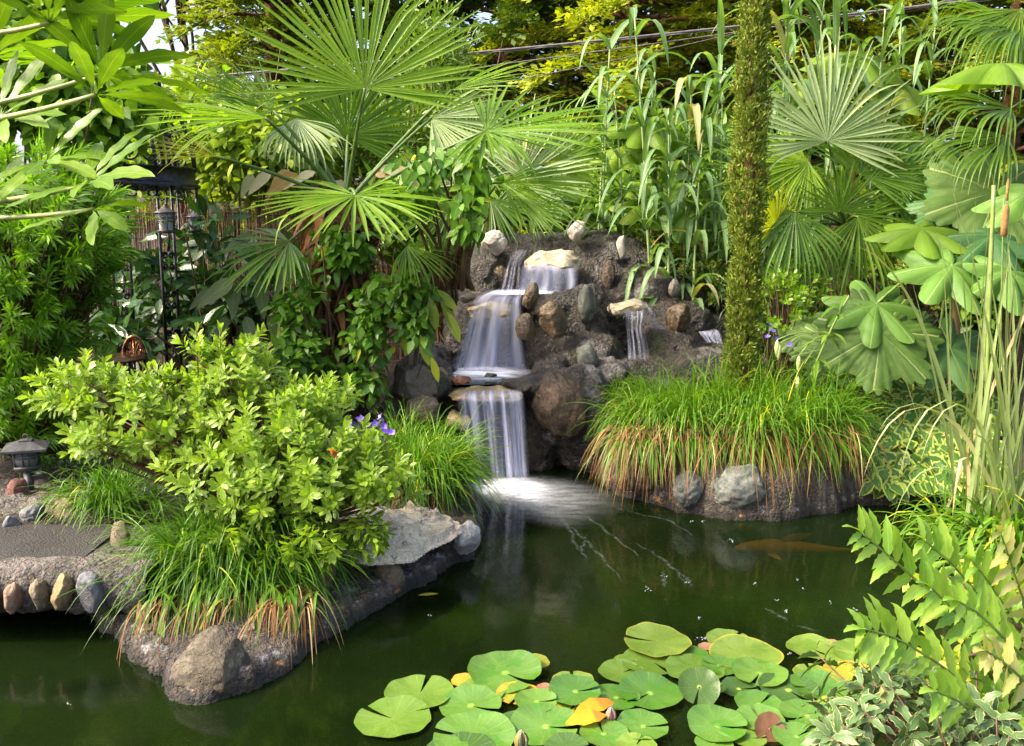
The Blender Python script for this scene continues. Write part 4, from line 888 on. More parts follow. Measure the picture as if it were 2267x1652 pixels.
# ---- slim cypress
m_cyp = leaf_mat('cypress_foliage', (.10, .15, .02), (.23, .28, .035), tr=.2, rough=.6, odd=(.2, .13, .05), odd_p=.93, spec=.25)
def cypress():
    Y = 5.2; g, st = Geo(), Geo(); b = P(1642, 830, Y); b[2] = .42; top = 3.55
    tube(st, [b, b + A(.0, 0, 1.5), b + A(-.01, 0, top)], [.035, .03, .02], 8)
    nc = 3000; z = U(0.02, top, nc); az = U(0, 6.28, nc)
    rw = .083 * (1 + .10 * np.sin(z * 5 + 1) + .09 * np.sin(z * 11)) * np.interp(z, [0, .3, .8, 2.4, top], [.8, 1.1, 1.04, .92, .7]); nz_ = np.array([mnoise.fractal(Vector((math.cos(q) * 1.2, math.sin(q) * 1.2, k_ * 7)), .8, 2, 3) for q, k_ in zip(az, z)]); rr = rw * U(.55, 1.05, nc) * (1 + .3 * nz_)
    o = np.stack([np.cos(az), np.sin(az), 0 * az], 1); c = b + o * rr[:, None] + UP * z[:, None] + A(-.012, 0, 0) * (z / top)[:, None]
    m_ = 16
    p = np.repeat(c, m_, 0) + rng.normal(size=(nc * m_, 3)) * .010; oo = np.repeat(o, m_, 0)
    d = nz(oo * U(.1, 1.1, nc * m_)[:, None] + UP * .9 + rng.normal(size=(nc * m_, 3)) * .45)
    diamonds(g, p, d, nz(oo + rng.normal(size=p.shape) * .5), U(.016, .038, nc * m_), U(.006, .012, nc * m_), np.clip(np.repeat(U(0, 1, nc), m_) * .75 + U(0, .3, nc * m_), 0, 1))
    plant('slim_cypress', 'very slim columnar cypress rising out of the sedge right of the waterfall', 'cypress', b, [('trunk', st, m_conbark), ('crown', g, m_cyp)])
cypress()

# ---- rice paper plants and gunnera
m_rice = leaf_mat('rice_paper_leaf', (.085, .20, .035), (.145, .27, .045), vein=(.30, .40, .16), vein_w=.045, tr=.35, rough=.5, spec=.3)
m_rice_d = leaf_mat('shaded_rice_paper_leaf', (.04, .115, .03), (.07, .16, .04), vein=(.15, .25, .1), vein_w=.05, tr=.3, rough=.5)  # darker copy of the rice paper leaf, shade put into its colour
m_rice_y = leaf_mat('backlit_rice_paper_leaf', (.15, .27, .018), (.24, .35, .03), vein=(.2, .28, .05), vein_w=.045, tr=.5, rough=.5)  # yellower copy of the rice paper leaf, backlight put into its colour
m_gun = leaf_mat('gunnera_leaf', (.065, .13, .022), (.11, .185, .035), vein=(.35, .4, .17), vein_w=.05, tr=.3, rough=.6, spec=.3)
def r_rice(Rr, n=7):
    def f(t):
        lob = 1 - np.abs((t * n / (2 * np.pi) + .5) % 1 * 2 - 1); sub = .07 * np.abs(np.sin(t * n * 1.5))
        return Rr * (.42 + .56 * lob ** .8 + sub) * (1 - .28 * np.abs(t / np.pi) ** 3)
    return f
def r_gun(Rr, n=7):
    def f(t): return Rr * (.62 + .26 * np.abs(np.cos(t * n / 2)) + .10 * np.abs(np.sin(t * n * 2.5)) ) * (1 - .3 * np.abs(t / np.pi) ** 6)
    return f
def droopy(Rr, k, ruff=.03, n=9, crinkle=0.):
    def f(X, Y, rho, th):
        h = -k * Rr * rho ** 2 + ruff * Rr * rho * np.cos(th * n) + .06 * Rr * rho * np.sin(th * 2.0 + 1)
        if crinkle: h = h + crinkle * Rr * np.sin(X / Rr * 31) * np.sin(Y / Rr * 27 + 1) * np.minimum(1, rho * 3)
        return h
    return f
def big_leaf_plant(name, label, cat, stem_b, stem_top, lvs, rf, nl, stem_r=.022, crinkle=0., rings=6, na=108):
    t = thing(name, label, cat, stem_b)
    if stem_top is not None:
        s_ = Geo(); tube(s_, curve(stem_b, stem_top, sag=A(.03, 0, 0), K=8), np.linspace(stem_r * 1.3, stem_r, 8), 8); build(s_, 'stem', m_ricestem, t)
    else: stem_top = stem_b
    for (x, y, Y, Rp, nrm, axd, mt, dr_) in lvs:
        Rr = Rp * Y / F; c = P(x, y, Y); g = Geo()
        polar(g, c, A(*axd), A(*nrm), rf(Rr, nl), rings, na, droopy(Rr, dr_, .007, nl, crinkle), rnd=U(0, 1), gap=.10, lobes=nl)
        lo = build(g, 'leaf', mt, t)
        p = Geo(); tube(p, curve(stem_top, c - nz(A(*nrm)[None])[0] * .004, sag=A(0, 0, .06), K=8), np.linspace(.012, .007, 8), 6)
        q = build(p, 'petiole', m_stem_g, t); q.parent = lo
    return t
m_ricestem = plain_mat('rice_paper_stem', (.36, .19, .07), .7, c2=(.25, .15, .07))
b_ = P(2122, 860, 5.7); b_[2] = .35
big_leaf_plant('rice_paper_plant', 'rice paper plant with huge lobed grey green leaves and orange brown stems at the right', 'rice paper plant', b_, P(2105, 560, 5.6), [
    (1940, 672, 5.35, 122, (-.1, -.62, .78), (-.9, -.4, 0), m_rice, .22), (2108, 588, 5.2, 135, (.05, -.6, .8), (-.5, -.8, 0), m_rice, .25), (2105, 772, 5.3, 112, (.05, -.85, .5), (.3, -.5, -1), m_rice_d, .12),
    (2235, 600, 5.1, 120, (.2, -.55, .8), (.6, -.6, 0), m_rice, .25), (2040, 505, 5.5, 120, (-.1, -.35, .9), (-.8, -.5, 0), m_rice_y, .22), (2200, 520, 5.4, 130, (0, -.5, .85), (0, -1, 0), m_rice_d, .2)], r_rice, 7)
b_ = P(2330, 800, 5.0); b_[2] = .35
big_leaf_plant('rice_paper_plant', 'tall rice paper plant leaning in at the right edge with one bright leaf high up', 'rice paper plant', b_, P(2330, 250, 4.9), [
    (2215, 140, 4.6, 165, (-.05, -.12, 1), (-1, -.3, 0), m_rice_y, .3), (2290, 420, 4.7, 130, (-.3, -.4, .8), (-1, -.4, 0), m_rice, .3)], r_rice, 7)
b_ = P(1430, 640, 7.4); b_[2] = .35
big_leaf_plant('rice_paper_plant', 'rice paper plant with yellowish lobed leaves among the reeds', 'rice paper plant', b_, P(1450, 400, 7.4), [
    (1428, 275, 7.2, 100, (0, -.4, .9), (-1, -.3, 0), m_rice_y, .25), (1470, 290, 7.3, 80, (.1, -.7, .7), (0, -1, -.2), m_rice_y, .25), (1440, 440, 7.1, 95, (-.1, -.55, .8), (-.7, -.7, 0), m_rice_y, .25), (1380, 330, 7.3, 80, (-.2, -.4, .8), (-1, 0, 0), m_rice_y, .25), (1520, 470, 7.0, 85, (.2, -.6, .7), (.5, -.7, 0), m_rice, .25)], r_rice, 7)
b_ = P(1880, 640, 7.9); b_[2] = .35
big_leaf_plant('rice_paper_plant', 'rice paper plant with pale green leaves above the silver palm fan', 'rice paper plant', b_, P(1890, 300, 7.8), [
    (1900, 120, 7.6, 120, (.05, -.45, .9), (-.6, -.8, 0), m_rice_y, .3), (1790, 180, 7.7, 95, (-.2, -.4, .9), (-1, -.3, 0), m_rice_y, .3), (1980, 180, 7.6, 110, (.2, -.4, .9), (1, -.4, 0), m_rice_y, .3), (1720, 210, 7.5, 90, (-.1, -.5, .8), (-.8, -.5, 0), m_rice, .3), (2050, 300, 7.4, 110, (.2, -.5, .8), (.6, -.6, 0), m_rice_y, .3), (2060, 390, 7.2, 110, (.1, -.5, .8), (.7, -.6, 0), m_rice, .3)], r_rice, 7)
b_ = P(2060, 880, 5.75); b_[2] = .35
gp = big_leaf_plant('giant_rhubarb', 'gunnera with huge jagged wrinkled leaves above the heart leaved ground cover', 'gunnera', b_, None, [
    (1948, 738, 5.25, 150, (-.15, -.95, .62), (-.2, -.3, -1), m_gun, .16), (1850, 768, 5.35, 105, (-.3, -.8, .6), (-.6, -.3, -.7), m_gun, .2), (2035, 720, 5.45, 92, (.2, -.75, .7), (.5, -.5, -.5), m_gun, .25), (1790, 730, 5.6, 80, (-.3, -.6, .7), (-.8, -.4, 0), m_gun, .25),
    (2205, 425, 5.6, 165, (-.1, -.8, .6), (-.4, -.4, -.7), m_gun, .12), (2120, 450, 5.75, 110, (-.2, -.6, .8), (-.8, -.4, 0), m_rice_d, .2)], r_gun, 7, crinkle=.011, rings=12, na=160)
sp_ = Geo(); c0, c1 = P(2228, 880, 5.55), P(2222, 640, 5.6)
lathe(sp_, (0, 0, 0), [(.001, 0), (.055, .02), (.062, .25), (.05, .5), (.02, .64), (.001, .66)], 14); sp_.v[0] += c0
nn_ = 1500; tz = U(0, 1, nn_); az = U(0, 6.28, nn_); o_ = np.stack([np.cos(az), np.sin(az), .35 + 0 * az], 1)
leaves(sp_, c0 + o_ * A(1, 1, 0) * np.interp(tz, [0, .1, .4, .8, 1], [.05, .058, .06, .045, .012])[:, None] + UP * (tz * .65)[:, None], o_, UP, U(.02, .035, nn_), .012, prof_ell, 2, 0, .1)
build(sp_, 'flower_spike', plain_mat('gunnera_spike', (.16, .075, .025), .8, c2=(.08, .05, .02)), gp)
# ---- podocarpus with fine leaves down the left side
m_podo = leaf_mat('fine_shrub_leaf', (.10, .24, .014), (.24, .44, .03), vein=(.18, .32, .05), vein_w=.2, tr=.38, rough=.38)
def podocarpus():
    g, st = Geo(), Geo(); b = P(60, 1000, 4.9); b[2] = .3; B, D = [], []
    for (x, y, Y, rx, ry, rd, k) in [(30, 430, 4.7, 140, 70, .35, 70), (70, 520, 4.6, 170, 110, .4, 110), (40, 680, 4.6, 130, 130, .4, 95), (40, 850, 4.6, 90, 120, .4, 70), (-110, 600, 4.6, 180, 300, .4, 90), (160, 500, 4.9, 80, 80, .3, 40), (190, 870, 4.5, 40, 40, .12, 7), (20, 960, 4.5, 90, 70, .3, 40), (150, 600, 4.7, 70, 60, .2, 20)]:
        p, d = blob(k, P(x, y, Y), (rx * Y / F, rd, ry * Y / F), .6); B.append(p); D.append(nz(d * A(1, 1, .4) + A(.25, -.35, .35) + rng.normal(size=d.shape) * .3))
    B = np.concatenate(B); D = np.concatenate(D)
    shoots(g, B, D, 34, U(.10, .19, len(B)), .10, .0125, prof_ell, 1.1, .25, 3, .55, .1)
    for i in range(0, len(B)):
        m_ = A(b[0] * .5 + B[i, 0] * .5, b[1] * .6 + B[i, 1] * .4, max(.35, B[i, 2] - .25))
        tube(st, curve(b + A(U(-.15, .15), U(-.1, .1), 0), B[i] + D[i] * .12, mid=m_, K=6), np.linspace(.012, .003, 6), 4)
    plant('fine_leaved_shrub', 'tall feathery shrub of narrow strap leaves down the left side', 'shrub', b, [('stems', st, m_stem_b), ('foliage', g, m_podo)])
podocarpus()

# ---- umbrella tree leaves reaching in at the upper left
m_umb = leaf_mat('umbrella_leaf', (.10, .21, .012), (.18, .30, .02), vein=(.30, .40, .09), vein_w=.07, tr=.42, rough=.34, veins_n=70)
m_umb_p = plain_mat('umbrella_petiole', (.30, .36, .10), .4)
ub = A(-1.75, 2.75, .3); ut = thing('umbrella_tree', 'umbrella tree reaching in from the left with large hand shaped leaves on long stalks', 'tree', ub)
g = Geo(); tube(g, curve(ub, A(-1.62, 2.72, 2.5), K=8), np.linspace(.05, .03, 8), 9); build(g, 'trunk', m_bark, ut)
for x, y, Y, sx, sy, Lp, n_, tl in [(109, 50, 2.6, -40, 68, 250, 11, .25), (224, 164, 2.7, -60, 238, 205, 9, .15), (212, 210, 2.5, -60, 268, 185, 9, .1), (104, 357, 2.6, -60, 398, 165, 9, .0), (194, 408, 2.5, -60, 446, 195, 8, .15), (207, 464, 2.55, -60, 474, 178, 8, -.2), (0, 258, 2.7, -90, 300, 180, 9, .1), (20, -40, 2.6, -100, 0, 220, 10, .2), (-10, 420, 2.7, -80, 440, 130, 8, 0), (-30, 130, 2.8, -110, 160, 180, 9, .1)]:
    h = P(x, y, Y); g = Geo(); s = Y / F
    az = np.linspace(-2.0, 2.0, n_) + U(-.15, .15, n_) + (0 if sx < 0 else 0)
    ax1 = nz((h - P(sx, sy, 2.72)) * A(1, 1, .3)[None] if False else ((h - P(sx, sy, 2.72)) * A(1, 1, .3))[None])[0]
    ty = .22 if y < 100 else .42 if y < 230 else (-.55 if y < 440 else -.12); n0 = nz((A(-.1, ty, .85) + A(.1, 0, 0) * U(-1, 1))[None])[0]; s1 = np.cross(n0, ax1)
    d = nz(np.cos(az)[:, None] * ax1 + np.sin(az)[:, None] * s1 + n0 * (tl + U(-.12, .25, n_))[:, None] + np.abs(np.sin(az))[:, None] * n0 * .25)
    L = Lp * s * (1 - .25 * np.abs(az) / 2.6) * U(.85, 1.1, n_)
    nr = nz(n0 + rng.normal(size=(n_, 3)) * .25); nr = nz(nr - d * (nr * d).sum(1, keepdims=True))
    pr = lambda t: np.where(t < .12, .06, np.sin(np.pi * np.clip((t - .1) / .9, 0, 1) ** 1.25) ** .75)
    leaves(g, np.repeat(h[None], n_, 0), d, nr, L * 1.1, L * .21, pr, 16, U(.15, .55, n_), .12, .05, wn=4)
    lo = build(g, 'leaf', m_umb, ut)
    p = Geo(); tube(p, curve(P(sx - 40, sy + 10, 2.72), h, sag=A(0, 0, -.015), K=10), np.linspace(.009, .006, 10), 7)
    q = build(p, 'petiole', m_umb_p, ut); q.parent = lo

# ---- iron arbour
m_iron = plain_mat('black_iron', (.018, .018, .02), .35, .6, .3, 60, (.05, .05, .055))
def arbour():
    c = P(282, 600, 6.7); c[2] = .3; Rr = .50; t = thing('iron_arbour', 'black wrought iron arbour with a domed scrollwork top, half hidden at the left', 'arbour', c)
    zr = P(430, 410, 6.7)[2]
    g = Geo(); lathe(g, c + A(0, 0, zr - c[2]), [(Rr + .03, -.02), (Rr + .035, 0), (Rr + .01, .01), (Rr, .02), (Rr, .10), (Rr + .012, .11), (Rr + .012, .12), (Rr - .02, .12), (Rr - .02, -.02), (Rr + .03, -.02)], 48); build(g, 'ring', m_iron, t)
    def spiral(g, o, e1, e2, r0, turns=1.4, r=.0075, flip=1):
        a = np.linspace(0, turns * 6.28, 22); k = r0 * (1 - .75 * a / a[-1])
        tube(g, o + (k * np.cos(a))[:, None] * e1 + (k * np.sin(a) * flip)[:, None] * e2, r, 5)
    for az in (-.62, -1.25, -2.2, 2.5, 1.2, .3):
        o = A(math.cos(az), math.sin(az), 0); tn = A(-o[1], o[0], 0); g = Geo(); pc_ = c + o * Rr
        for sg in (-1, 1):
            p = pc_ + tn * sg * .055; tube(g, [p, p + A(0, 0, zr - c[2])], .011, 6)
        for z in np.arange(.12, zr - .35, .27):
            for sg in (-1, 1):
                for k, zz in enumerate((0, .075)): spiral(g, pc_ + tn * sg * .026 + A(0, 0, z + zz), tn * sg, UP * (1 if k else -1), .024)
            tube(g, [pc_ + A(0, 0, z + .10), pc_ + tn * .02 + A(0, 0, z + .19), pc_ + A(0, 0, z + .25)], .006, 5)
        for sg in (-1, 1): spiral(g, pc_ + tn * sg * .10 + A(0, 0, zr - c[2] - .06), tn * sg, UP, .055, 1.3)
        build(g, 'leg_panel', m_iron, t)
        g = Geo(); top = c + A(0, 0, zr - c[2] + .85)
        for sg in (-1, 1):
            p = pc_ + tn * sg * .055 + A(0, 0, zr - c[2] + .1); tube(g, curve(p, top, mid=p + A(0, 0, .62) - o * .05, K=12), .015, 6)
        for k in range(4):
            z = .2 + k * .16; q = pc_ + A(0, 0, zr - c[2] + z) - o * (.05 * k ** 1.3)
            for sg in (-1, 1): spiral(g, q + tn * sg * .09, tn * sg, UP * (1 if k % 2 else -1), .06, 1.4, .007)
        build(g, 'dome_rib', m_iron, t)
arbour()
m_lan = plain_mat('weathered_lantern_metal', (.10, .10, .105), .5, .6, .2); m_glass = plain_mat('frosted_lantern_pane', (.42, .44, .46), .25, c2=(.32, .34, .36))
def hang_lantern(label, x, y, Y, h):
    s = h * Y / F; c = P(x, y, Y); t = thing('hanging_lantern', label, 'lantern', c, 'lanterns hung on the arbour'); t['group'] = 'lanterns hung on the arbour'
    g = Geo(); lathe(g, c, [(.001, s * .5), (.05 * s, s * .48), (.10 * s, s * .38), (.30 * s, s * .26), (.42 * s, s * .22), (.42 * s, s * .19), (.001, s * .19)], 6); build(g, 'cap', m_lan, t)
    g = Geo()
    for k in range(6):
        a = k * math.pi / 3; tube(g, [c + A(.34 * s * math.cos(a), .34 * s * math.sin(a), .2 * s), c + A(.30 * s * math.cos(a), .30 * s * math.sin(a), -.42 * s)], .022 * s, 5)
    for z in (-.1, -.42, .02): lathe(g, c + A(0, 0, z * s), [(.32 * s, -.02 * s), (.35 * s, 0), (.32 * s, .02 * s)], 6)
    lathe(g, c + A(0, 0, -.45 * s), [(.34 * s, 0), (.34 * s, -.05 * s), (.001, -.06 * s)], 6)
    build(g, 'cage', m_lan, t)
    g = Geo(); lathe(g, c, [(.27 * s, .18 * s), (.25 * s, -.42 * s)], 6); build(g, 'pane', m_glass, t)
    g = Geo(); a = np.linspace(0, 6.28, 16); tube(g, c + np.stack([.07 * s * np.cos(a), 0 * a, .55 * s + .07 * s * np.sin(a)], 1), .012 * s, 5); build(g, 'ring', m_lan, t)
hang_lantern('larger grey hexagonal lantern hanging on the arbour', 366, 484, 6.2, 62)
hang_lantern('small dark lantern hanging at the right side of the arbour', 430, 490, 6.35, 46)
# white jar shape on the right of the small lantern is its pale glass; garden chair back
m_lit_iron = plain_mat('orange_lit_cast_iron', (.30, .14, .07), .25, .9, .3, 50, (.05, .03, .02))  # orange light reflected on the iron, put into the metal colour
def chair():
    c = P(297, 960, 5.75); c[2] = .3; t = thing('garden_chair', 'cast metal garden chair with a pierced rounded back, orange reflected light in its colour', 'chair', c)
    s = 5.75 / F; b0 = P(298, 800, 5.75); g = Geo(); a = np.linspace(0, 6.28, 40)
    e = lambda rx, ry, n_=40, oy=0: b0 + np.stack([rx * s * np.cos(np.linspace(0, 6.28, n_)) * .5, np.zeros(n_), ry * s * np.sin(np.linspace(0, 6.28, n_)) + oy * s], 1)
    tube(g, e(50, 55), .013, 7); tube(g, e(32, 22, 24, 28), .008, 6); tube(g, e(26, 26, 24, -18), .008, 6)
    for k in np.linspace(-.9, .9, 5): tube(g, curve(b0 + A(0, 0, 8 * s), b0 + A(k * 17 * s, 0, 46 * s), K=5), .006, 5)
    tube(g, [b0 + A(0, 0, -50 * s), b0 + A(0, 0, 50 * s)], .007, 6); build(g, 'backrest', m_lit_iron, t)
    g = Geo(); lathe(g, A(b0[0] - .05, b0[1] - .2, c[2] + .40), [(.001, .02), (.19, .02), (.20, .01), (.19, 0), (.001, 0)], 24); build(g, 'seat', m_lit_iron, t)
    for dx, dy in ((-.16, -.12), (.13, -.12), (-.16, -.33), (.13, -.33)):
        g = Geo(); p = A(b0[0] - .03 + dx, b0[1] + dy + .02, c[2] + .40); tube(g, curve(p, A(p[0] * 1.0 + dx * .3, p[1], c[2] - .02), sag=A(dx * .3, 0, 0), K=6), .012, 6); build(g, 'leg', m_iron, t)
chair()
# ---- bamboo reed fence
m_fence = rock_mat('reed_fence', (.085, .05, .025), (.20, .115, .06), (.30, .19, .11), 3, .8, .4)
g = Geo(); n_ = 620; x_ = np.linspace(P(60, 600, 7.4)[0], P(980, 600, 7.6)[0], n_) + U(-.004, .004, n_)
for i in range(n_):
    yy = 7.4 + .2 * i / n_ + U(-.01, .01); zt = 1.72 + U(-.09, .03) - .1 * (i / n_); dx = U(-.012, .012)
    tube(g, [(x_[i], yy, .2), (x_[i] + dx, yy, zt)], U(.0025, .0042), 4, rnd=U(0, 1), cap=False)
ft = thing('reed_fence', 'brown bamboo reed fence behind the arbour and the palm', 'fence', (x_.mean(), 7.5, .3)); build(g, 'reed_panel', m_fence, ft)
for z in (.55, 1.0, 1.4, 1.6):
    g = Geo(); tube(g, np.stack([np.linspace(x_[0], x_[-1], 30), 7.385 + .2 * np.linspace(0, 1, 30) - .004, z + .01 * np.sin(np.arange(30))], 1), .003, 5); build(g, 'tie_wire', m_iron, ft)
for xx in np.linspace(x_[0] + .1, x_[-1] - .1, 4):
    g = Geo(); box(g, (xx, 7.75, .95), .08, .08, 1.5); build(g, 'post', m_bark, ft)

# ---- big leaved shrub and vine round the palm trunk
def placed(name, label, cat, base, items, L, W, mat, prof=prof_ovate, stem=m_stem_b, K=8, wave=.03, vert=False):
    g, st = Geo(), Geo()
    for (x, y, Y, dx, dy, l_) in items:
        p = P(x, y, Y); d = scr(dx, dy, U(-.35, .05)); n = nz((A(U(-.3, .3), -.8, .6) + rng.normal(size=3) * .15)[None]); n = nz(n - d * (n @ d)[:, None])
        leaves(g, p[None], d[None], n, l_ * Y / F, l_ * Y / F * W, prof, K, .35, .12, wave)
        tube(st, curve(base, p, sag=A(0, .1, .2), K=8), np.linspace(.006, .003, 8), 5)
    return plant(name, label, cat, base, [('stems', st, stem), ('foliage', g, mat)])
bl = [(600, 565, 5.4, -.6, .55, 95), (520, 620, 5.45, -.9, .5, 110), (520, 615, 5.5, -.05, 1, 95), (575, 620, 5.45, .1, 1, 90), (640, 590, 5.4, -.4, .7, 80), (690, 620, 5.35, -.5, .7, 75), (470, 640, 5.5, -.7, .5, 70), (545, 700, 5.5, .3, .9, 75), (600, 690, 5.5, .2, 1, 80), (500, 700, 5.55, -.3, 1, 80), (620, 640, 5.45, .5, .8, 85), (650, 560, 5.4, .6, .6, 70), (560, 520, 5.6, -.7, .3, 75), (640, 700, 5.45, .4, .9, 70), (660, 770, 5.4, -.5, .6, 75), (640, 790, 5.45, .5, .6, 70), (580, 750, 5.5, -.4, .8, 70)]
b_ = P(590, 900, 5.8); b_[2] = .3
placed('large_leaved_shrub', 'shrub with long grey green hanging leaves, some yellowing, left of the palm trunk', 'shrub', b_, bl, 0, .36, m_grayl)
m_bigy = leaf_mat('bronze_backed_leaf', (.30, .30, .16), (.42, .40, .26), vein=(.45, .45, .3), vein_w=.05, tr=.35, rough=.5, veins_n=60, odd=(.35, .22, .06), odd_p=.7)
b_ = P(680, 640, 6.2); b_[2] = .3
placed('pale_leaved_shrub', 'shrub with pale silvery and bronze leaves behind the low palm fan', 'shrub', b_, [(660, 385, 6.0, -.7, .4, 90), (700, 380, 6.0, -.9, .35, 90), (640, 375, 6.05, -.6, .7, 80), (740, 400, 6.0, .6, .5, 80), (830, 390, 6.0, .7, -.3, 75), (600, 380, 6.1, -.7, .6, 75), (840, 370, 6.0, 1, .2, 90), (700, 420, 6.0, -.4, .9, 75), (910, 400, 6.0, .6, .7, 80), (560, 385, 6.1, -.5, .9, 60)], 0, .38, m_bigy)
m_vine = leaf_mat('vine_leaf', (.05, .145, .010), (.14, .28, .02), vein=(.2, .32, .08), vein_w=.08, tr=.4, rough=.4, odd=(.36, .36, .03), odd_p=.96)
bush('climbing_vine', 'leafy green vine wrapped round the palm trunk and trailing down beside it', [(740, 560, 5.35, 90, 40, .15), (660, 690, 5.3, 60, 110, .15), (820, 730, 5.3, 60, 130, .15), (870, 640, 5.3, 70, 70, .15), (660, 800, 5.25, 80, 70, .15), (800, 850, 5.3, 60, 60, .12), (930, 700, 5.3, 50, 90, .12), (760, 540, 5.4, 80, 35, .15)], m_vine, 1900, .082, .042, prof_ovate, up=-.5, cat='vine', face=.8, shell=.2, branches=3, base=P(740, 900, 5.45))
b_ = P(1000, 470, 5.3); b_[2] = .5
bush('hanging_vine', 'bright green vine dangling in front of the palm leaves above the rockwork', [(1060, 395, 5.05, 36, 90, .1), (960, 365, 5.15, 90, 36, .12), (1030, 470, 5.05, 40, 60, .1), (900, 430, 5.2, 70, 30, .1)], m_vine, 260, .10, .052, prof_ovate, up=-.8, cat='vine', face=.9, shell=.1, branches=5, base=P(1000, 640, 5.5))
m_yhang = leaf_mat('yellow_green_hanging_leaf', (.20, .28, .02), (.34, .38, .03), vein=(.4, .45, .1), vein_w=.06, tr=.45, rough=.4, veins_n=60)
b_ = P(900, 900, 5.5); b_[2] = .35
placed('hanging_leaf_plant', 'plant with long yellow green leaves hanging beside the middle fall', 'shrub', b_, [(950, 655, 5.25, .25, 1, 82), (975, 665, 5.25, .55, 1, 90), (905, 650, 5.3, -.3, .8, 60), (930, 740, 5.25, .35, 1, 75), (895, 730, 5.3, .1, 1, 60), (960, 640, 5.3, .9, .6, 75), (990, 690, 5.25, .5, 1, 75), (880, 690, 5.3, .2, 1, 55), (955, 790, 5.2, .3, 1, 60)], 0, .30, m_yhang, prof_ell)

# ---- variegated shrub on the island
m_var = leaf_mat('cream_edged_leaf', (.16, .285, .02), (.28, .41, .035), edge=(.50, .56, .18), edge_w=.86, vein=(.38, .46, .16), vein_w=.07, tr=.42, rough=.36)
m_var_stem = plain_mat('reddish_twig', (.13, .065, .035), .6)
def var_shrub():
    g, st, sy = Geo(), Geo(), Geo(); b = P(590, 1215, 3.75); b[2] = .26; B, D = [], []
    for (x, y, Y, rx, ry, rd, k) in [(a1, a2, a3, a4, a5, a6, int(a7 * 1.35)) for a1, a2, a3, a4, a5, a6, a7 in [(190, 870, 3.75, 85, 50, .15, 30), (300, 940, 3.7, 130, 80, .2, 48), (440, 900, 3.8, 120, 60, .2, 34), (520, 860, 3.8, 90, 50, .15, 22), (560, 980, 3.7, 140, 90, .25, 66), (690, 920, 3.8, 80, 60, .2, 34), (710, 1010, 3.65, 110, 90, .22, 62), (830, 1070, 3.6, 70, 60, .15, 28), (640, 1090, 3.55, 170, 80, .2, 56), (500, 1060, 3.55, 140, 60, .2, 30), (760, 1160, 3.45, 60, 50, .1, 14), (540, 1160, 3.4, 60, 50, .08, 9), (270, 985, 3.7, 110, 40, .15, 16), (840, 1160, 3.5, 40, 30, .05, 5), (520, 780, 3.85, 50, 28, .06, 6), (438, 790, 3.8, 10, 20, .02, 2), (640, 1180, 3.4, 100, 40, .1, 12)]]:
        p, d = blob(k, P(x, y, Y), (rx * Y / F, rd, ry * Y / F), .25); B.append(p)
        low = -.55 if y > 1150 else .75
        D.append(nz(d * A(1, 1, .5) * .6 + A(0, -.25, low) + rng.normal(size=d.shape) * .25))
    B = np.concatenate(B); D = np.concatenate(D)
    shoots(g, B, D, 16, .09, .066, .022, prof_obl, 1.35, .4, 4, .2, .18, .3, .04, .1, curl=.2)
    # tall leafy spires
    for x, y, Y, L in [(440, 832, 3.75, .20), (520, 850, 3.8, .13), (548, 845, 3.8, .16), (190, 900, 3.75, .12), (460, 850, 3.78, .10), (705, 900, 3.8, .10), (770, 890, 3.85, .09), (330, 880, 3.75, .12), (640, 890, 3.8, .12), (250, 880, 3.75, .10), (590, 850, 3.8, .12), (490, 800, 3.8, .14)]:
        shoots(g, P(x, y, Y)[None], A(.03, -.03, 1)[None], 24, L, .062, .022, prof_obl, 1.3, .5, 4, .25, .18, .3, .05)
        tube(st, [P(x, y + 30, Y), P(x, y, Y) + A(0, 0, L)], [.004, .002], 5)
    for i in range(len(B)):
        m_ = b * .45 + B[i] * .55; m_[2] = max(.3, B[i, 2] - .14); tube(st, curve(b + A(U(-.12, .12), U(-.06, .06), 0), B[i], mid=m_, K=7), np.linspace(.008, .0028, 7), 5)
    plant('variegated_shrub', 'bright shrub with cream edged leaves on the near island', 'shrub', b, [('branches', st, m_var_stem), ('foliage', g, m_var)])
var_shrub()

# ---- sedges and grasses
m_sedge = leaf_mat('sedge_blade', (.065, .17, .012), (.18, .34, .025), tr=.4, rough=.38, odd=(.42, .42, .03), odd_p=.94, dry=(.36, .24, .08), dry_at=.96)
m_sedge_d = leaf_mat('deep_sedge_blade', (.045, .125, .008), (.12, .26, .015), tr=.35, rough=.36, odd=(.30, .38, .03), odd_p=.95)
m_drygrass = leaf_mat('dry_sedge_blade', (.16, .075, .028), (.36, .19, .07), tr=.25, rough=.6, odd=(.5, .38, .18), odd_p=.9)
def sedge(name, label, roots, nrm_out, n_, Lr, W, mats, up=(.5, 1.6), droop=(1.2, 3.), front=.0, dry=0, extra=None):
    """roots: function n -> (positions, outward directions)"""
    def mk_(k, up, droop, L, w_, prof=prof_grass, sp=.35):
        g = Geo(); p, o = roots(k); d = nz(o * U(.25, 1.0, k)[:, None] + UP * U(*up, k)[:, None] + rng.normal(size=(k, 3)) * sp * .5 + A(0, -front, 0))
        leaves(g, p, d, perp(d, U(-.6, .6, k)), U(*L, k), U(.6, 1.2, k) * w_, prof, 8, U(*droop, k), .35, power=1.2); return g
    parts = [('green_blades', mk_(n_, up, droop, Lr, W), mats)]
    if dry: parts.append(('dry_blades', mk_(dry, (.0, .6), (2.0, 4.0), (Lr[0] * .8, Lr[1]), W * .7), m_drygrass))
    p, o = roots(1)
    return plant(name, label, 'sedge', np.array([p[0][0], p[0][1], p[0][2]]), parts)
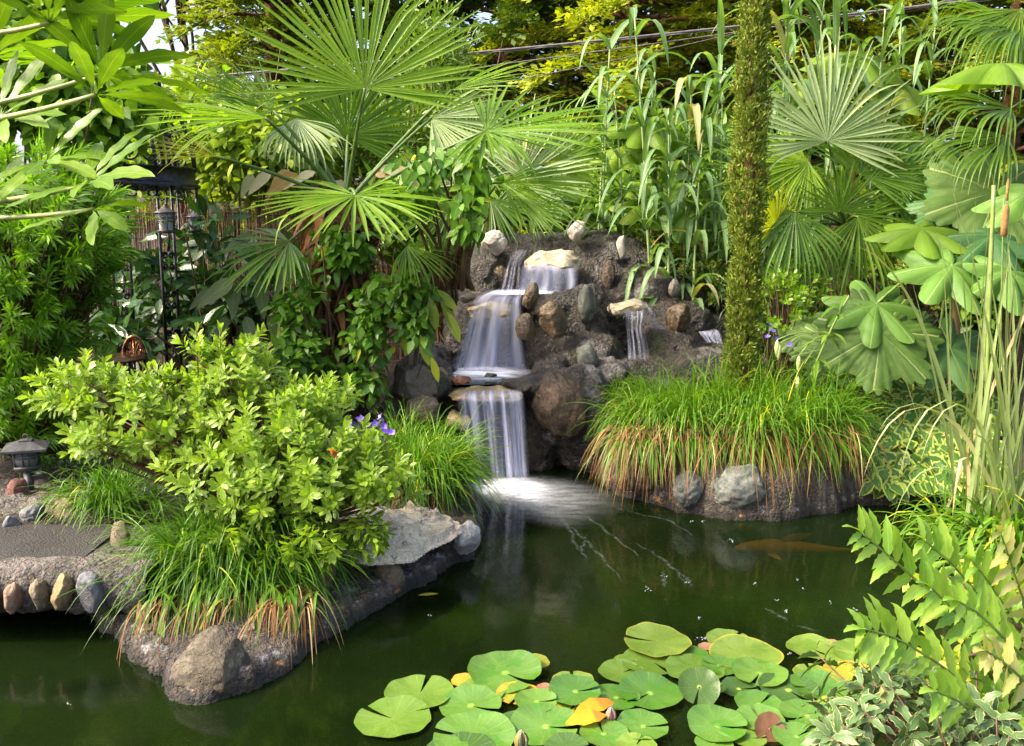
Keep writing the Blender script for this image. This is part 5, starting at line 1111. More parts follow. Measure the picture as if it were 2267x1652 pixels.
def ell_roots(c, rx, ry, z, bias=(0, 0, 0), edge=.0, zf=None):
    def f(k):
        m_ = max(1, k // 45); a = U(0, 6.28, m_); r_ = np.sqrt(U(edge, 1, m_)); i_ = rng.integers(0, m_, k); tb = rng.normal(size=(m_, 3)) * .35
        r_ = r_[i_]; x = np.cos(a)[i_] * r_; y = np.sin(a)[i_] * r_; j_ = rng.normal(size=(k, 2)) * .022
        p = np.stack([c[0] + rx * x + j_[:, 0], c[1] + ry * y + j_[:, 1], np.full(k, z) - .06 * r_ ** 2], 1)
        return p, nz(np.stack([x * .6 + j_[:, 0] * 28, y * .6 + j_[:, 1] * 28, 0 * x], 1) + A(*bias) + tb[i_] + rng.normal(size=(k, 3)) * .2)
    return f
sedge('sedge_clump', 'wide mound of green sedge under the slim cypress spilling brown blades over the bank', ell_roots((P(1635, 900, 5.05)[0], 5.08), .58, .26, .40, (0, -.3, 0)), None, 3000, (.26, .54), .0082, m_sedge, (.6, 2.2), (.7, 2.6), dry=420)
g = Geo(); k = 620; x_ = U(P(1370, 900, 4.9)[0], P(1880, 900, 4.9)[0], k); p = np.stack([x_, U(4.78, 5.0, k), np.full(k, .36) + U(-.03, .08, k)], 1)
d = nz(np.stack([rng.normal(size=k) * .8 + (x_ - x_.mean()) * .8, -np.abs(rng.normal(size=k)) - .25, U(.2, 1.2, k)], 1)); leaves(g, p, d, perp(d), U(.10, .46, k), U(.004, .0065, k), prof_grass, 9, U(2.0, 4.5, k), .3)
g2 = Geo(); k = 300; x_ = U(P(1370, 900, 4.9)[0], P(1880, 900, 4.9)[0], k); p = np.stack([x_, U(4.78, 4.9, k), np.full(k, .37)], 1)
d = nz(np.stack([rng.normal(size=k) * .4 + (x_ - x_.mean()) * .6, -np.abs(rng.normal(size=k)) - .5, U(.4, 1.1, k)], 1)); leaves(g2, p, d, perp(d), U(.16, .36, k), U(.006, .009, k), prof_grass, 9, U(2.0, 4.0, k), .3)
plant('sedge_fringe', 'fringe of rusty and green sedge blades hanging over the far bank to the water', 'sedge', A(1.1, 4.85, .36), [('dry_blades', g, m_drygrass), ('green_blades', g2, m_sedge)])
sedge('grass_tuft', 'small bright tuft of grass on the rockwork below the twin fall', ell_roots((P(1370, 850, 5.75)[0], 5.72), .14, .10, .50, (0, -.3, 0)), None, 700, (.09, .16), .007, m_sedge, (.5, 1.4), (.8, 2.2), dry=60)
ir = P(480, 1270, 3.42)
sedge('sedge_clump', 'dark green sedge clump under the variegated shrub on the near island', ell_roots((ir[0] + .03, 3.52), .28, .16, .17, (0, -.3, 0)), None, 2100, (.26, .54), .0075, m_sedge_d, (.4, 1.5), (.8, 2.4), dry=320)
g = Geo(); k = 40; x_ = U(P(290, 1300, 3.15)[0], P(700, 1300, 3.15)[0], k); p = np.stack([x_, U(3.2, 3.36, k), np.full(k, .16)], 1)
d = nz(np.stack([rng.normal(size=k) * .55, -np.abs(rng.normal(size=k)) - .6, U(.6, 1.5, k)], 1)); leaves(g, p, d, perp(d), U(.22, .40, k), U(.009, .015, k), prof_grass, 10, U(2.4, 4.2, k), .3)
g2 = Geo(); k = 260; x_ = np.concatenate([U(P(300, 1300, 3.2)[0], P(700, 1300, 3.2)[0], 140), U(P(610, 1300, 3.3)[0], P(700, 1300, 3.3)[0], 120)]); p = np.stack([x_, U(3.15, 3.38, k), np.full(k, .15)], 1)
d = nz(np.stack([rng.normal(size=k) * .5, -np.abs(rng.normal(size=k)) - .5, U(.2, 1.0, k)], 1)); leaves(g2, p, d, perp(d), U(.16, .34, k), U(.003, .006, k), prof_grass, 9, U(2.4, 5., k), .3)
plant('sedge_fringe', 'broad yellow green blades and rusty ones hanging over the tip of the near island', 'sedge', A(ir[0], 3.2, .22), [('green_blades', g, m_sedge), ('dry_blades', g2, m_drygrass)])
mr = P(930, 1075, 4.45)
sedge('sedge_clump', 'light green sedge leaning out beside the lowest fall, behind the flagstone', ell_roots((mr[0] + .02, 4.5), .16, .20, .27, (.35, -.1, 0)), None, 1100, (.26, .50), .007, m_sedge, (.4, 1.5), (.9, 2.6), dry=160)
sedge('grass_tuft', 'thin wispy grass above the purple flowers', ell_roots((P(880, 960, 4.7)[0], 4.75), .10, .08, .36, (.1, -.1, 0)), None, 160, (.2, .34), .005, m_sedge, (.7, 1.6), (.6, 2.0))
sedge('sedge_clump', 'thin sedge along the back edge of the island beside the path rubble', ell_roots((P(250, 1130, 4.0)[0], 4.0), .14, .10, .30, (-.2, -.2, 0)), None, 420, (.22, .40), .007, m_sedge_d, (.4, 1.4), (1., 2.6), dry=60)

# ---- edging plants at the right
m_houtt = leaf_mat('variegated_heart_leaf', (.05, .15, .03), (.10, .22, .04), edge=(.40, .46, .09), edge_w=.62, vein=(.22, .32, .08), vein_w=.05, tr=.35, rough=.42, edge_n=.4)
def houtt():
    g, st = Geo(), Geo(); FL = []; k = 760
    x = U(1868, 2190, k); y = U(850, 1082, k); ok = (y < 1085 - (x < 1930) * (1930 - x) * 1.1) & (y > 850 + np.maximum(0, 1900 - x) * .4); x, y = x[ok], y[ok]; k = len(x)
    Yd = np.interp(y, [850, 960, 1085], [5.75, 5.3, 4.88]) + U(-.05, .05, k)
    p = np.array([P(a, b_, c_) for a, b_, c_ in zip(x, y, Yd)]) + A(0, -.06, .035)
    a = U(0, 6.28, k); d = nz(np.stack([np.cos(a) * .8, -.35 + np.sin(a) * .25, -.45 + 0 * a], 1) + rng.normal(size=(k, 3)) * .15)
    n = nz(np.tile(A(0, -.75, .65), (k, 1)) + rng.normal(size=(k, 3)) * .25); n = nz(n - d * (n * d).sum(1, keepdims=True))
    leaves(g, p, d, n, U(.08, .13, k), U(.075, .11, k), prof_heart, 7, .25, .22, 0)
    y_ = 0
    for i in range(0, k, 2): tube(st, curve(p[i] + A(0, .12, -.14), p[i], sag=A(0, 0, .03), K=4), .0022, 4)
    fx = [(1902, 905), (1908, 912), (1955, 880), (1960, 890), (1966, 885), (2002, 912), (2012, 878), (2020, 895), (2030, 905), (2080, 905), (2100, 925), (2130, 872), (2180, 845), (2215, 870), (1985, 905), (2070, 955), (2090, 965), (2125, 955), (1998, 990), (2025, 1000), (2160, 960)]
    for (a_, b_) in fx:
        c = P(a_, b_, np.interp(b_, [850, 960, 1085], [5.65, 5.2, 4.8])); az = np.arange(4) * 1.57 + U(0, 1); dd = np.stack([np.cos(az), np.sin(az) * .9, .15 + 0 * az], 1)
        fl, cn = Geo(), Geo(); leaves(fl, np.repeat(c[None], 4, 0), dd, A(0, 0, 1), .026, .018, prof_ovate, 3, .1, .1); lathe(cn, c, [(.005, 0), (.005, .015), (.001, .022)], 6); FL.append((fl, cn))
    b = A(2.2, 5.3, .3)
    plant('heart_leaf_plant', 'ground cover of cream edged heart leaves with small white flowers on the right bank', 'ground cover', b, [('stems', st, m_stem_g), ('foliage', g, m_houtt)] )
    t = bpy.context.scene.objects['heart_leaf_plant']; mw, my = plain_mat('white_petal', (.8, .8, .76), .5, c2=(.7, .7, .66)), plain_mat('yellow_cone', (.6, .42, .06), .6)
    for fl, cn in FL: q = build(fl, 'flower', mw, t); r_ = build(cn, 'flower_cone', my, t); r_.parent = q
houtt()
m_eu = leaf_mat('gold_edged_leaf', (.09, .20, .02), (.17, .30, .03), edge=(.46, .46, .06), edge_w=.66, tr=.38, rough=.36)
def shooty(name, label, blobs, mat, nl, Ls, L, W, base, cat='shrub', up=.7, a0=1.2, a1=.4, prof=prof_obl, stem=m_stem_b, K=3, droop=.2, low=.6, curl=0.):
    g, st, B, D = Geo(), Geo(), [], []
    for (x, y, Y, rx, ry, rd, k) in blobs:
        p, d = blob(k, P(x, y, Y), (rx * Y / F, rd, ry * Y / F), .4); B.append(p); D.append(nz(d * .6 + A(0, -.3, up) + rng.normal(size=d.shape) * .3))
    B = np.concatenate(B); D = np.concatenate(D); shoots(g, B, D, nl, Ls, L, W, prof, a0, a1, K, droop, .2, curl=curl)
    for i in range(len(B)):
        m_ = base * .4 + B[i] * .6; m_[2] = B[i, 2] - .1; tube(st, curve(base + rng.normal(size=3) * A(.06, .06, 0), B[i] + D[i] * Ls, mid=m_, K=6), np.linspace(.006, .002, 6), 4)
    return plant(name, label, cat, base, [('stems', st, stem), ('foliage', g, mat)])
b_ = P(1545, 720, 7.2); b_[2] = .45
shooty('golden_euonymus', 'yellow edged euonymus between the rockwork and the slim cypress', [(1550, 585, 7.0, 60, 50, .2, 62), (1485, 550, 7.1, 70, 30, .2, 44), (1585, 640, 6.8, 30, 34, .1, 20), (1420, 535, 7.2, 40, 22, .1, 16)], m_eu, 13, .10, .05, .022, b_)
b_ = P(1740, 800, 5.9); b_[2] = .45
shooty('green_shrub', 'small glossy shrub just right of the slim cypress behind the sedge', [(1720, 690, 5.8, 50, 60, .2, 40), (1760, 650, 6.0, 50, 40, .15, 26), (1720, 620, 6.1, 50, 40, .15, 20)], m_ovate, 11, .10, .06, .028, b_)
b_ = P(2010, 700, 6.2); b_[2] = .4
shooty('golden_euonymus', 'sparse yellow tipped euonymus between the palm and the rice paper plant', [(2000, 560, 6.1, 60, 50, .15, 22), (2050, 640, 6.0, 60, 60, .15, 24), (1960, 600, 6.2, 40, 60, .12, 14)], m_eu, 10, .10, .06, .026, b_)
# strap leaved plants in the shade behind
b_ = P(1790, 760, 6.35); b_[2] = .42
g = Geo(); k = 330; p = np.stack([U(P(1690, 700, 6.3)[0], P(1960, 700, 6.3)[0], k), U(6.15, 6.75, k), np.full(k, .42)], 1); d = nz(np.stack([rng.normal(size=k) * .25, rng.normal(size=k) * .2 - .1, np.ones(k)], 1))
leaves(g, p, d, nz(rng.normal(size=(k, 3)) * .4 + A(0, -1, .2)), U(.5, .95, k), U(.014, .026, k), prof_grass, 9, U(.3, 2.0, k), .25, power=2)
plant('strap_leaved_plant', 'stand of dark strap leaves in the shade under the silver palm', 'perennial', b_, [('foliage', g, m_darkl)])
# lily stem with buds
m_budg = plain_mat('lily_bud', (.42, .5, .18), .5)
b_ = P(1760, 880, 5.2); b_[2] = .4; BD = []; g, st = Geo(), Geo(); cv = curve(b_, P(1880, 655, 5.1), sag=A(0, 0, .1), K=20); tube(st, cv, .006, 6)
k = 30; i_ = rng.integers(3, 20, k); a = U(0, 6.28, k); d = nz(np.stack([np.cos(a), np.sin(a) * .8, U(.1, .6, k)], 1)); leaves(g, cv[i_], d, perp(d), U(.14, .24, k), U(.02, .034, k), prof_lance, 7, U(.6, 1.8, k), .2)
for x, y in ((1724, 778), (1768, 805), (1766, 850), (1720, 770)):
    c = P(x, y, 5.05); bd = Geo(); BD.append(bd); lathe(bd, c, [(.001, .045), (.010, .03), (.014, 0), (.010, -.03), (.001, -.05)], 8); tube(st, curve(cv[12], c + A(0, 0, .045), sag=A(0, 0, .06), K=6), .003, 5)
plant('budding_lily', 'leaning lily stem with pale green hanging buds above the sedge', 'lily', b_, [('stem', st, m_stem_g), ('foliage', g, m_mid)] + [('bud', bd, m_budg) for bd in BD])
# ---- cattails and tall striped blades
m_cat = leaf_mat('striped_blade', (.15, .24, .06), (.25, .33, .11), edge=(.42, .44, .24), stripes=14, tr=.35, rough=.45, dry=(.5, .36, .18), dry_at=.93, odd=(.55, .42, .24), odd_p=.9)
b_ = P(2180, 1215, 4.15); b_[2] = .05
g, st, sp2 = Geo(), Geo(), Geo(); k = 46
p = b_ + np.stack([U(-.16, .22, k), U(-.12, .15, k), 0 * U(0, 1, k)], 1); d = nz(np.stack([rng.normal(size=k) * .16, rng.normal(size=k) * .1, np.ones(k)], 1))
leaves(g, p, d, nz(rng.normal(size=(k, 3)) * .6 + A(0, -1, 0)), U(.75, 1.75, k), U(.012, .021, k), prof_grass, 14, U(.05, .9, k), .25, power=2.5)
k2 = 9; p = b_ + np.stack([U(-.2, .1, k2), U(-.15, .1, k2), 0 * U(0, 1, k2)], 1); d = nz(np.stack([-np.abs(rng.normal(size=k2)) * .25 - .05, rng.normal(size=k2) * .12 - .1, np.ones(k2)], 1))
leaves(g, p, d, nz(rng.normal(size=(k2, 3)) * .6 + A(0, -1, 0)), U(.6, 1.3, k2), U(.014, .022, k2), prof_grass, 14, U(1.2, 4.0, k2), .25, power=2.5)
e = P(2222, 440, 4.2); tube(st, curve(b_ + A(.05, 0, 0), e, K=14), np.linspace(.006, .003, 14), 6); e2 = P(2140, 640, 4.1); tube(st, curve(b_ + A(-.02, 0, 0), P(2200, 410, 4.15), K=14), .009, 6)
c = P(2222, 525, 4.2); lathe(sp2, c, [(.001, 0), (.014, .004), (.016, .05), (.015, .125), (.012, .14), (.001, .145)], 12); lathe(sp2, c + A(0, 0, .16), [(.001, 0), (.006, .003), (.007, .08), (.001, .10)], 8)
plant('cattail', 'cattail with tall pale striped blades and one brown spike at the right', 'cattail', b_, [('stalks', st, m_stem_g), ('foliage', g, m_cat), ('seed_spike', sp2, plain_mat('cattail_spike', (.36, .19, .06), .85, bump=.5, scale=200))])
b_ = P(2215, 1220, 4.0); b_[2] = .06
sedge('water_iris', 'bright green strap leaved clump at the foot of the cattail', ell_roots((b_[0], 4.0), .24, .2, .06, (-.2, -.3, 0)), None, 420, (.26, .52), .02, m_sedge, (.5, 1.6), (1.0, 2.8), dry=40)

# ---- foreground right: mahonia, holly olive, nandina
m_mah = leaf_mat('mahonia_leaflet', (.19, .36, .045), (.30, .45, .065), vein=(.4, .5, .2), vein_w=.05, tr=.4, rough=.4, odd=(.55, .42, .2), odd_p=.96)
m_mah_n = leaf_mat('young_mahonia_leaflet', (.36, .40, .11), (.50, .46, .17), vein=(.55, .55, .25), vein_w=.06, tr=.4, rough=.4)
mb = A(1.55, 2.15, .1); mt_ = thing('mahonia', 'mahonia with bright spiny leaflets arching in at the lower right', 'shrub', mb)
g = Geo(); tube(g, curve(mb, P(2330, 1540, 2.3), K=6), .02, 7); build(g, 'stem', m_bark, mt_)
spiny = lambda t: np.sin(np.pi * np.clip(t, 0, 1) ** .7) ** .8 * (1 + .30 * (np.arange(len(t)) % 3 == 0) * (t > .15)) + .02
for pts, Y, L0, np_, mt in [([(1908, 1180), (1990, 1250), (2110, 1360), (2240, 1490), (2330, 1580)], 2.35, 96, 14, m_mah), ([(2045, 1195), (2110, 1250), (2190, 1345), (2280, 1440), (2340, 1510)], 2.5, 94, 13, m_mah), ([(1912, 1392), (1985, 1412), (2080, 1470), (2190, 1560), (2300, 1650)], 2.15, 98, 14, m_mah), ([(2215, 1180), (2235, 1240), (2262, 1320), (2300, 1400), (2340, 1500)], 2.4, 80, 9, m_mah_n), ([(2120, 1330), (2170, 1360), (2240, 1430), (2310, 1500), (2360, 1560)], 2.2, 90, 10, m_mah), ([(2060, 1300), (2110, 1350), (2190, 1430), (2270, 1530), (2330, 1610)], 2.28, 92, 12, m_mah), ([(2070, 1530), (2120, 1550), (2180, 1600), (2250, 1660), (2320, 1720)], 2.02, 100, 11, m_mah), ([(2150, 1240), (2190, 1290), (2240, 1370), (2290, 1450), (2340, 1530)], 2.45, 88, 10, m_mah), ([(2180, 1440), (2215, 1460), (2260, 1500), (2310, 1560), (2350, 1600)], 2.1, 90, 8, m_mah_n)]:
    q = np.array([P(x, y, Y + .06 * i) for i, (x, y) in enumerate(pts)]); tt = np.linspace(0, 4, 40); k = np.clip(tt.astype(int), 0, 3); fr = (tt - k)[:, None]; cv = q[k] * (1 - fr) + q[k + 1] * fr
    for _ in range(6): cv[1:-1] = (cv[:-2] + cv[1:-1] * 2 + cv[2:]) / 4
    st = Geo(); tube(st, cv, np.linspace(.0025, .006, 40), 6); so = build(st, 'rachis', m_stem_g, mt_)
    ii = np.linspace(0, 32, np_).astype(int); T = nz(np.gradient(cv, axis=0))[ii]; FG = []
    for sg in (-1, 1):
        g = Geo(); FG.append(g)
        sd_ = nz(np.cross(T, np.tile(A(0, -.85, .5), (len(T), 1)))) * sg
        d = nz(sd_ * .85 - T * .75 + A(0, -.05, .12) + rng.normal(size=T.shape) * .12); n = nz(np.tile(A(0, -.8, .6), (len(T), 1)) + rng.normal(size=T.shape) * .3); n = nz(n - d * (n * d).sum(1, keepdims=True))
        L = L0 * Y / F * np.interp(np.arange(np_), [0, 3, np_], [.6, 1, 1.0]) * U(.9, 1.1, np_); leaves(g, cv[ii], d, n, L * 1.08, L * .27, spiny, 12, U(.4, 1.3, np_), .25, .0, power=1.5)
    d = -T[:1]; leaves(g, cv[:1], d, perp(d), L0 * Y / F * .7, L0 * Y / F * .28, spiny, 10, .6, .2)
    for g in FG: fo = build(g, 'leaflet_row', mt, mt_); fo.parent = so
m_osm = leaf_mat('holly_olive_leaf', (.05, .11, .04), (.11, .18, .065), edge=(.40, .41, .16), edge_w=.84, vein=(.2, .26, .12), vein_w=.06, tr=.22, rough=.42, odd=(.30, .32, .12), odd_p=.95)
b_ = A(1.15, 1.95, .1)
shooty('holly_olive', 'dark greyish shrub with cream edged toothed leaves in the lower right corner', [(1990, 1610, 2.1, 130, 40, .10, 22), (2120, 1580, 2.2, 90, 40, .12, 10), (2180, 1640, 2.1, 90, 50, .12, 12), (1880, 1510, 2.2, 50, 25, .05, 4), (1850, 1650, 2.05, 60, 30, .08, 6), (1950, 1530, 2.25, 60, 25, .08, 8)], m_osm, 9,   .07, .082, .024, b_, up=.35, a0=1.5, a1=.7, prof=lambda t: prof_ell(t) * (1 + .14 * np.where(np.arange(len(t)) % 2 == 0, 1, -1)), K=8, droop=.7, stem=m_var_stem, curl=.3)
m_nan = leaf_mat('nandina_leaf', (.28, .36, .02), (.44, .47, .035), tr=.45, rough=.4, vein=(.5, .5, .1), vein_w=.08)
b_ = A(1.75, 2.6, .1)
bush('nandina', 'low yellow green nandina between the mahonia stems and the pond', [(2180, 1310, 2.75, 80, 70, .12), (2120, 1480, 2.6, 90, 50, .12), (2220, 1400, 2.7, 70, 90, .12), (2060, 1300, 2.75, 30, 30, .05)], m_nan, 560, .05, .021, prof_ovate, up=.1, base=b_, face=.5, branches=6)
# ---- water lilies
m_pad = leaf_mat('lily_pad', (.06, .15, .018), (.11, .21, .03), blotch=(.05, .16, .008), tr=.12, rough=.3, vein=(.15, .26, .06), vein_w=.08, spec=.8, center=(.22, .36, .04))
m_pad_l = leaf_mat('light_lily_pad', (.10, .18, .025), (.15, .225, .035), blotch=(.09, .17, .015), tr=.12, rough=.33, vein=(.2, .27, .07), vein_w=.08, spec=.55, dry=(.36, .30, .04), dry_at=1.04)
m_pad_y = leaf_mat('yellow_lily_pad', (.22, .24, .02), (.28, .26, .025), tr=.15, rough=.4, vein=(.5, .5, .12), vein_w=.12, dry=(.5, .25, .03), dry_at=.93)
m_pad_d = leaf_mat('dark_lily_pad', (.04, .09, .02), (.065, .12, .028), tr=.1, rough=.32, vein=(.13, .2, .07), vein_w=.08, center=(.3, .4, .06))
m_pad_b = leaf_mat('brown_lily_pad', (.14, .07, .04), (.20, .11, .06), tr=.15, rough=.4)
m_pad_p = leaf_mat('pink_brown_lily_pad', (.30, .13, .09), (.36, .18, .12), tr=.12, rough=.4)
PADS = [  # x, y, width, tilt towards viewer, notch angle (deg), material, label
    (870, 1591, 162, .02, 150, m_pad_l, 'leftmost large lily pad, yellowed at its left edge'), (930, 1534, 147, .02, 80, m_pad_l, 'light lily pad with an orange patch at its notch, second from the left'),
    (1042, 1564, 134, .06, -25, m_pad, 'green lily pad with a raised dark rim and a tiny brown spot'), (1031, 1507, 62, 0, 20, m_pad_y, 'small yellowish pad peeping out left of the largest glossy one'),
    (1064, 1530, 104, 0, 200, m_pad_l, 'pale pad half under the largest glossy pad'), (1148, 1536, 98, 0, 250, m_pad_y, 'yellow green pad under the right end of the largest glossy pad'),
    (1119, 1494, 157, .10, -40, m_pad, 'largest glossy green pad, cupped and lying on its neighbours'), (1183, 1467, 66, .02, 200, m_pad_y, 'small bright yellow pad at the rear of the left group'),
    (1205, 1521, 34, 0, 0, m_pad_p, 'tiny pinkish pad between the two largest left pads'), (1268, 1508, 90, 0, 90, m_pad_l, 'light pad behind the one with a dark cut, middle of the group'),
    (1188, 1554, 92, .06, 0, m_pad, 'smooth mid green pad with a split to the right, left of the dark cut one'), (1274, 1533, 112, .08, 10, m_pad, 'glossy pad with a dark cut at its notch in the middle of the group'),
    (1258, 1575, 90, 0, 60, m_pad_y, 'yellow pad under the glossy cut one, next to the orange leaf'), (1364, 1545, 106, .03, -20, m_pad, 'wet green pad behind the pink bud'),
    (1439, 1536, 138, .06, -140, m_pad, 'broad wet pad right of the pink bud, notch towards the viewer'), (1138, 1598, 70, .05, 180, m_pad_d, 'dark pad edge sticking out behind the broad front pad'),
    (1208, 1611, 150, .07, -10, m_pad, 'broad front pad just right of the pale bud'), (1047, 1632, 178, .04, 170, m_pad, 'very wide pad cut by the lower edge, left of the pale bud'),
    (1020, 1664, 150, .0, 120, m_pad_d, 'pad lying mostly below the lower picture edge at the left'), (1336, 1626, 104, .05, 100, m_pad, 'pad below the pink bud'), (1424, 1609, 112, .05, 0, m_pad, 'flat green pad with straight split right of the pink bud'),
    (1408, 1650, 86, .02, 60, m_pad_l, 'pad cut by the lower edge below the straight split one'), (1255, 1655, 100, .02, 0, m_pad_d, 'dark pad cut by the lower edge under the broad front pad'),
    (1453, 1420, 144, .03, 170, m_pad_l, 'rearmost big light pad with a ragged yellow left end'), (1377, 1489, 102, .03, 30, m_pad_l, 'light pad at the left of the rear group'), (1384, 1462, 52, 0, 30, m_pad_l, 'small round pad behind the left end of the rear group'),
    (1446, 1465, 134, .02, 300, m_pad_l, 'wide dull pad in the middle of the rear group'), (1524, 1449, 82, .04, 300, m_pad, 'small green pad on top of the rear group'), (1612, 1417, 90, .03, 40, m_pad_l, 'rear pad beside the bubbles'),
    (1564, 1431, 36, 0, 0, m_pad_p, 'small pink brown pad under the rear pad beside the bubbles'), (1650, 1452, 154, .03, -60, m_pad_l, 'large light pad with a notch facing the viewer at the right of the rear group'), (1540, 1480, 130, 0, 0, m_pad_l, 'pale yellowish pad under the middle of the group'),
    (1592, 1474, 82, .05, 160, m_pad, 'small glossy pad under the rear light one'), (1681, 1492, 116, .05, 240, m_pad, 'blue green shining pad with a point to the right'), (1579, 1521, 54, 0, 10, m_pad, 'small pad right of the upright tilted one'),
    (1547, 1537, 88, .55, 255, m_pad_d, 'grey green pad standing tilted up out of the water'), (1636, 1526, 82, .05, 0, m_pad_d, 'olive brown pad with a yellow centre right of the tilted pad'), (1746, 1530, 124, .07, 300, m_pad_d, 'bluish pad with a brown blotch at its centre'),
    (1797, 1490, 78, .02, 90, m_pad_l, 'pad behind the long glossy right hand one'), (1808, 1523, 112, .08, 190, m_pad, 'long glossy pad on top at the right'), (1681, 1560, 102, .05, 45, m_pad, 'light green pad with a brown nick at its right edge'),
    (1683, 1595, 102, .07, 100, m_pad, 'shiny pad left of the striped split one'), (1787, 1587, 116, .07, 200, m_pad, 'pad split from the left, lying flat at the lower right'), (1589, 1609, 128, .09, -15, m_pad, 'deeply cupped dark edged pad at the bottom centre'),
    (1850, 1565, 82, .03, 130, m_pad_y, 'yellow streaked pad between two green ones at the right'), (1908, 1540, 108, .05, 200, m_pad, 'green pad behind the holly olive leaves'), (1920, 1570, 92, .04, 60, m_pad_d, 'dark green pad in front of the one behind the holly olive'),
    (1763, 1632, 98, .06, 30, m_pad, 'green pad right of the brown folded leaf at the bottom'), (1852, 1622, 102, .05, 300, m_pad, 'wide green pad at the bottom beside the holly olive'), (1703, 1628, 66, .8, 40, m_pad_b, 'brown folded pad standing up at the bottom'),
    (1957, 1602, 84, .45, 120, m_pad_b, 'large brown pad showing its underside near the holly olive'), (1659, 1634, 76, .02, 0, m_pad_l, 'pale crumpled pad left of the brown folded one'), (1580, 1645, 82, .03, 140, m_pad, 'pad at the lower edge under the deeply cupped one'),
    (1797, 1435, 106, .03, 300, m_pad_l, 'pad with a reddish left rim at the left of the right group'), (1845, 1426, 38, .02, 0, m_pad_p, 'small red brown pad behind the right group'), (1874, 1462, 88, .02, 30, m_pad_l, 'flat pad in the middle of the right group'),
    (1908, 1445, 122, .02, 60, m_pad_l, 'large pale pad at the back of the right group'), (1962, 1455, 82, .02, 200, m_pad_l, 'round pale pad left of the mahonia tip leaflets'), (2016, 1472, 134, .0, 90, m_pad_l, 'wide olive pad under the arching mahonia'),
    (1884, 1490, 112, .0, 10, m_pad_y, 'yellow green pad at the front of the right group'), (2008, 1506, 112, .04, 150, m_pad_d, 'dark pad below the wide olive one at the far right')]
fwd = A(0, math.cos(PITCH), -math.sin(PITCH))
def depth(p): return float((p - A(0, 0, EYE)) @ fwd)
def pad(i, x, y, wpx, tilt, notch, mat, label):
    c = G(x, y, .008 + .0016 * (i % 12)); Rr = 1.05 * wpx / 2 * depth(c) / F; tilt = tilt * 1.3; c[2] += Rr * math.sin(tilt) * .55
    nrm = A(U(-.03, .03), -math.sin(tilt), math.cos(tilt)); a = R(notch + 180); g = Geo(); cup = .05 + .5 * min(tilt, .14); ph = U(0, 6)
    def rf(t): return Rr * (1 - .10 * np.abs(t / np.pi) ** 8) * (1 + .02 * np.sin(3 * t + ph) + .012 * np.sin(9 * t + ph))
    def sh(X, Y, rho, th): return Rr * (cup * rho ** 3 * (1 + .5 * np.sin(2 * th + ph)) + .025 * rho ** 2 * np.sin(3 * th + ph) + .015 * rho ** 3 * np.sin(8 * th + ph * 2) - .02)
    polar(g, c, A(math.cos(a), math.sin(a), 0), nrm, rf, 6, 64, sh, rnd=U(0, 1), gap=.10, lobes=16)
    if tilt < .3:
        tag(build(g, 'lily_pad', mat, origin=c), label, 'lily pad', 'lily pads floating on the pond')
    else:
        t = thing('lily_pad', label, 'lily pad', c, 'lily pads floating on the pond'); build(g, 'blade', mat, t)
        s_ = Geo(); tube(s_, curve(c, c + A(.02, .05, -.3), sag=A(.03, 0, 0), K=6), .004, 5); build(s_, 'stalk', m_stem_b, t)
for i, p_ in enumerate(PADS): pad(i, *p_)
def bud(label, x, y, hpx, pet, sep):
    c = G(x, y + hpx * .4, .02); h = hpx * depth(c) / F; t = thing('water_lily_bud', label, 'flower bud', c)
    g, g2 = Geo(), Geo(); a = np.arange(5) * 1.257; o = np.stack([np.cos(a), np.sin(a), 0 * a], 1)
    leaves(g, c + o * h * .08, nz(o * .35 + UP), o, h, h * .42, prof_ell, 8, 0, .5, curl=.9); build(g, 'petals', pet, t)
    a = a[:4] * 1.25 + .6; o = np.stack([np.cos(a), np.sin(a), 0 * a], 1); leaves(g2, c + o * h * .12, nz(o * .45 + UP), o, h * .95, h * .38, prof_ell, 8, 0, .5, curl=1.0); build(g2, 'sepals', sep, t)
    s_ = Geo(); tube(s_, [c + A(.02, .03, -.25), c + A(0, 0, .01)], .006, 6); build(s_, 'stalk', m_stem_b, t)
bud('pink water lily bud between the pads', 1352, 1583, 36, plain_mat('pink_petal', (.62, .28, .42), .4, c2=(.7, .45, .5)), plain_mat('green_pink_sepal', (.26, .16, .09), .5, c2=(.2, .24, .08)))
bud('pale pointed lily bud rising at the lower edge', 1154, 1640, 50, plain_mat('cream_petal', (.6, .6, .42), .4), plain_mat('olive_sepal', (.20, .16, .05), .5, c2=(.12, .13, .03)))
g = Geo(); c = G(1308, 1590, .03)
for dx, dy, L, yaw in ((-60, 12, 95, .25), (-40, -10, 100, .4)):
    p = G(1310 + dx, 1592 + dy, .03); d = A(math.cos(yaw), math.sin(yaw), .18); leaves(g, p[None], nz(d[None]), A(0, -.3, 1), L * 2.9 / F, 44 * 2.9 / F, prof_ell, 8, .2, .3, .05)
tag(build(g, 'folded_leaf', leaf_mat('orange_dying_leaf', (.42, .33, .02), (.5, .24, .02), tr=.3, dry=(.5, .17, .02), dry_at=.6), origin=c), 'dying orange and yellow lily leaf folded beside the pink bud', 'leaf')
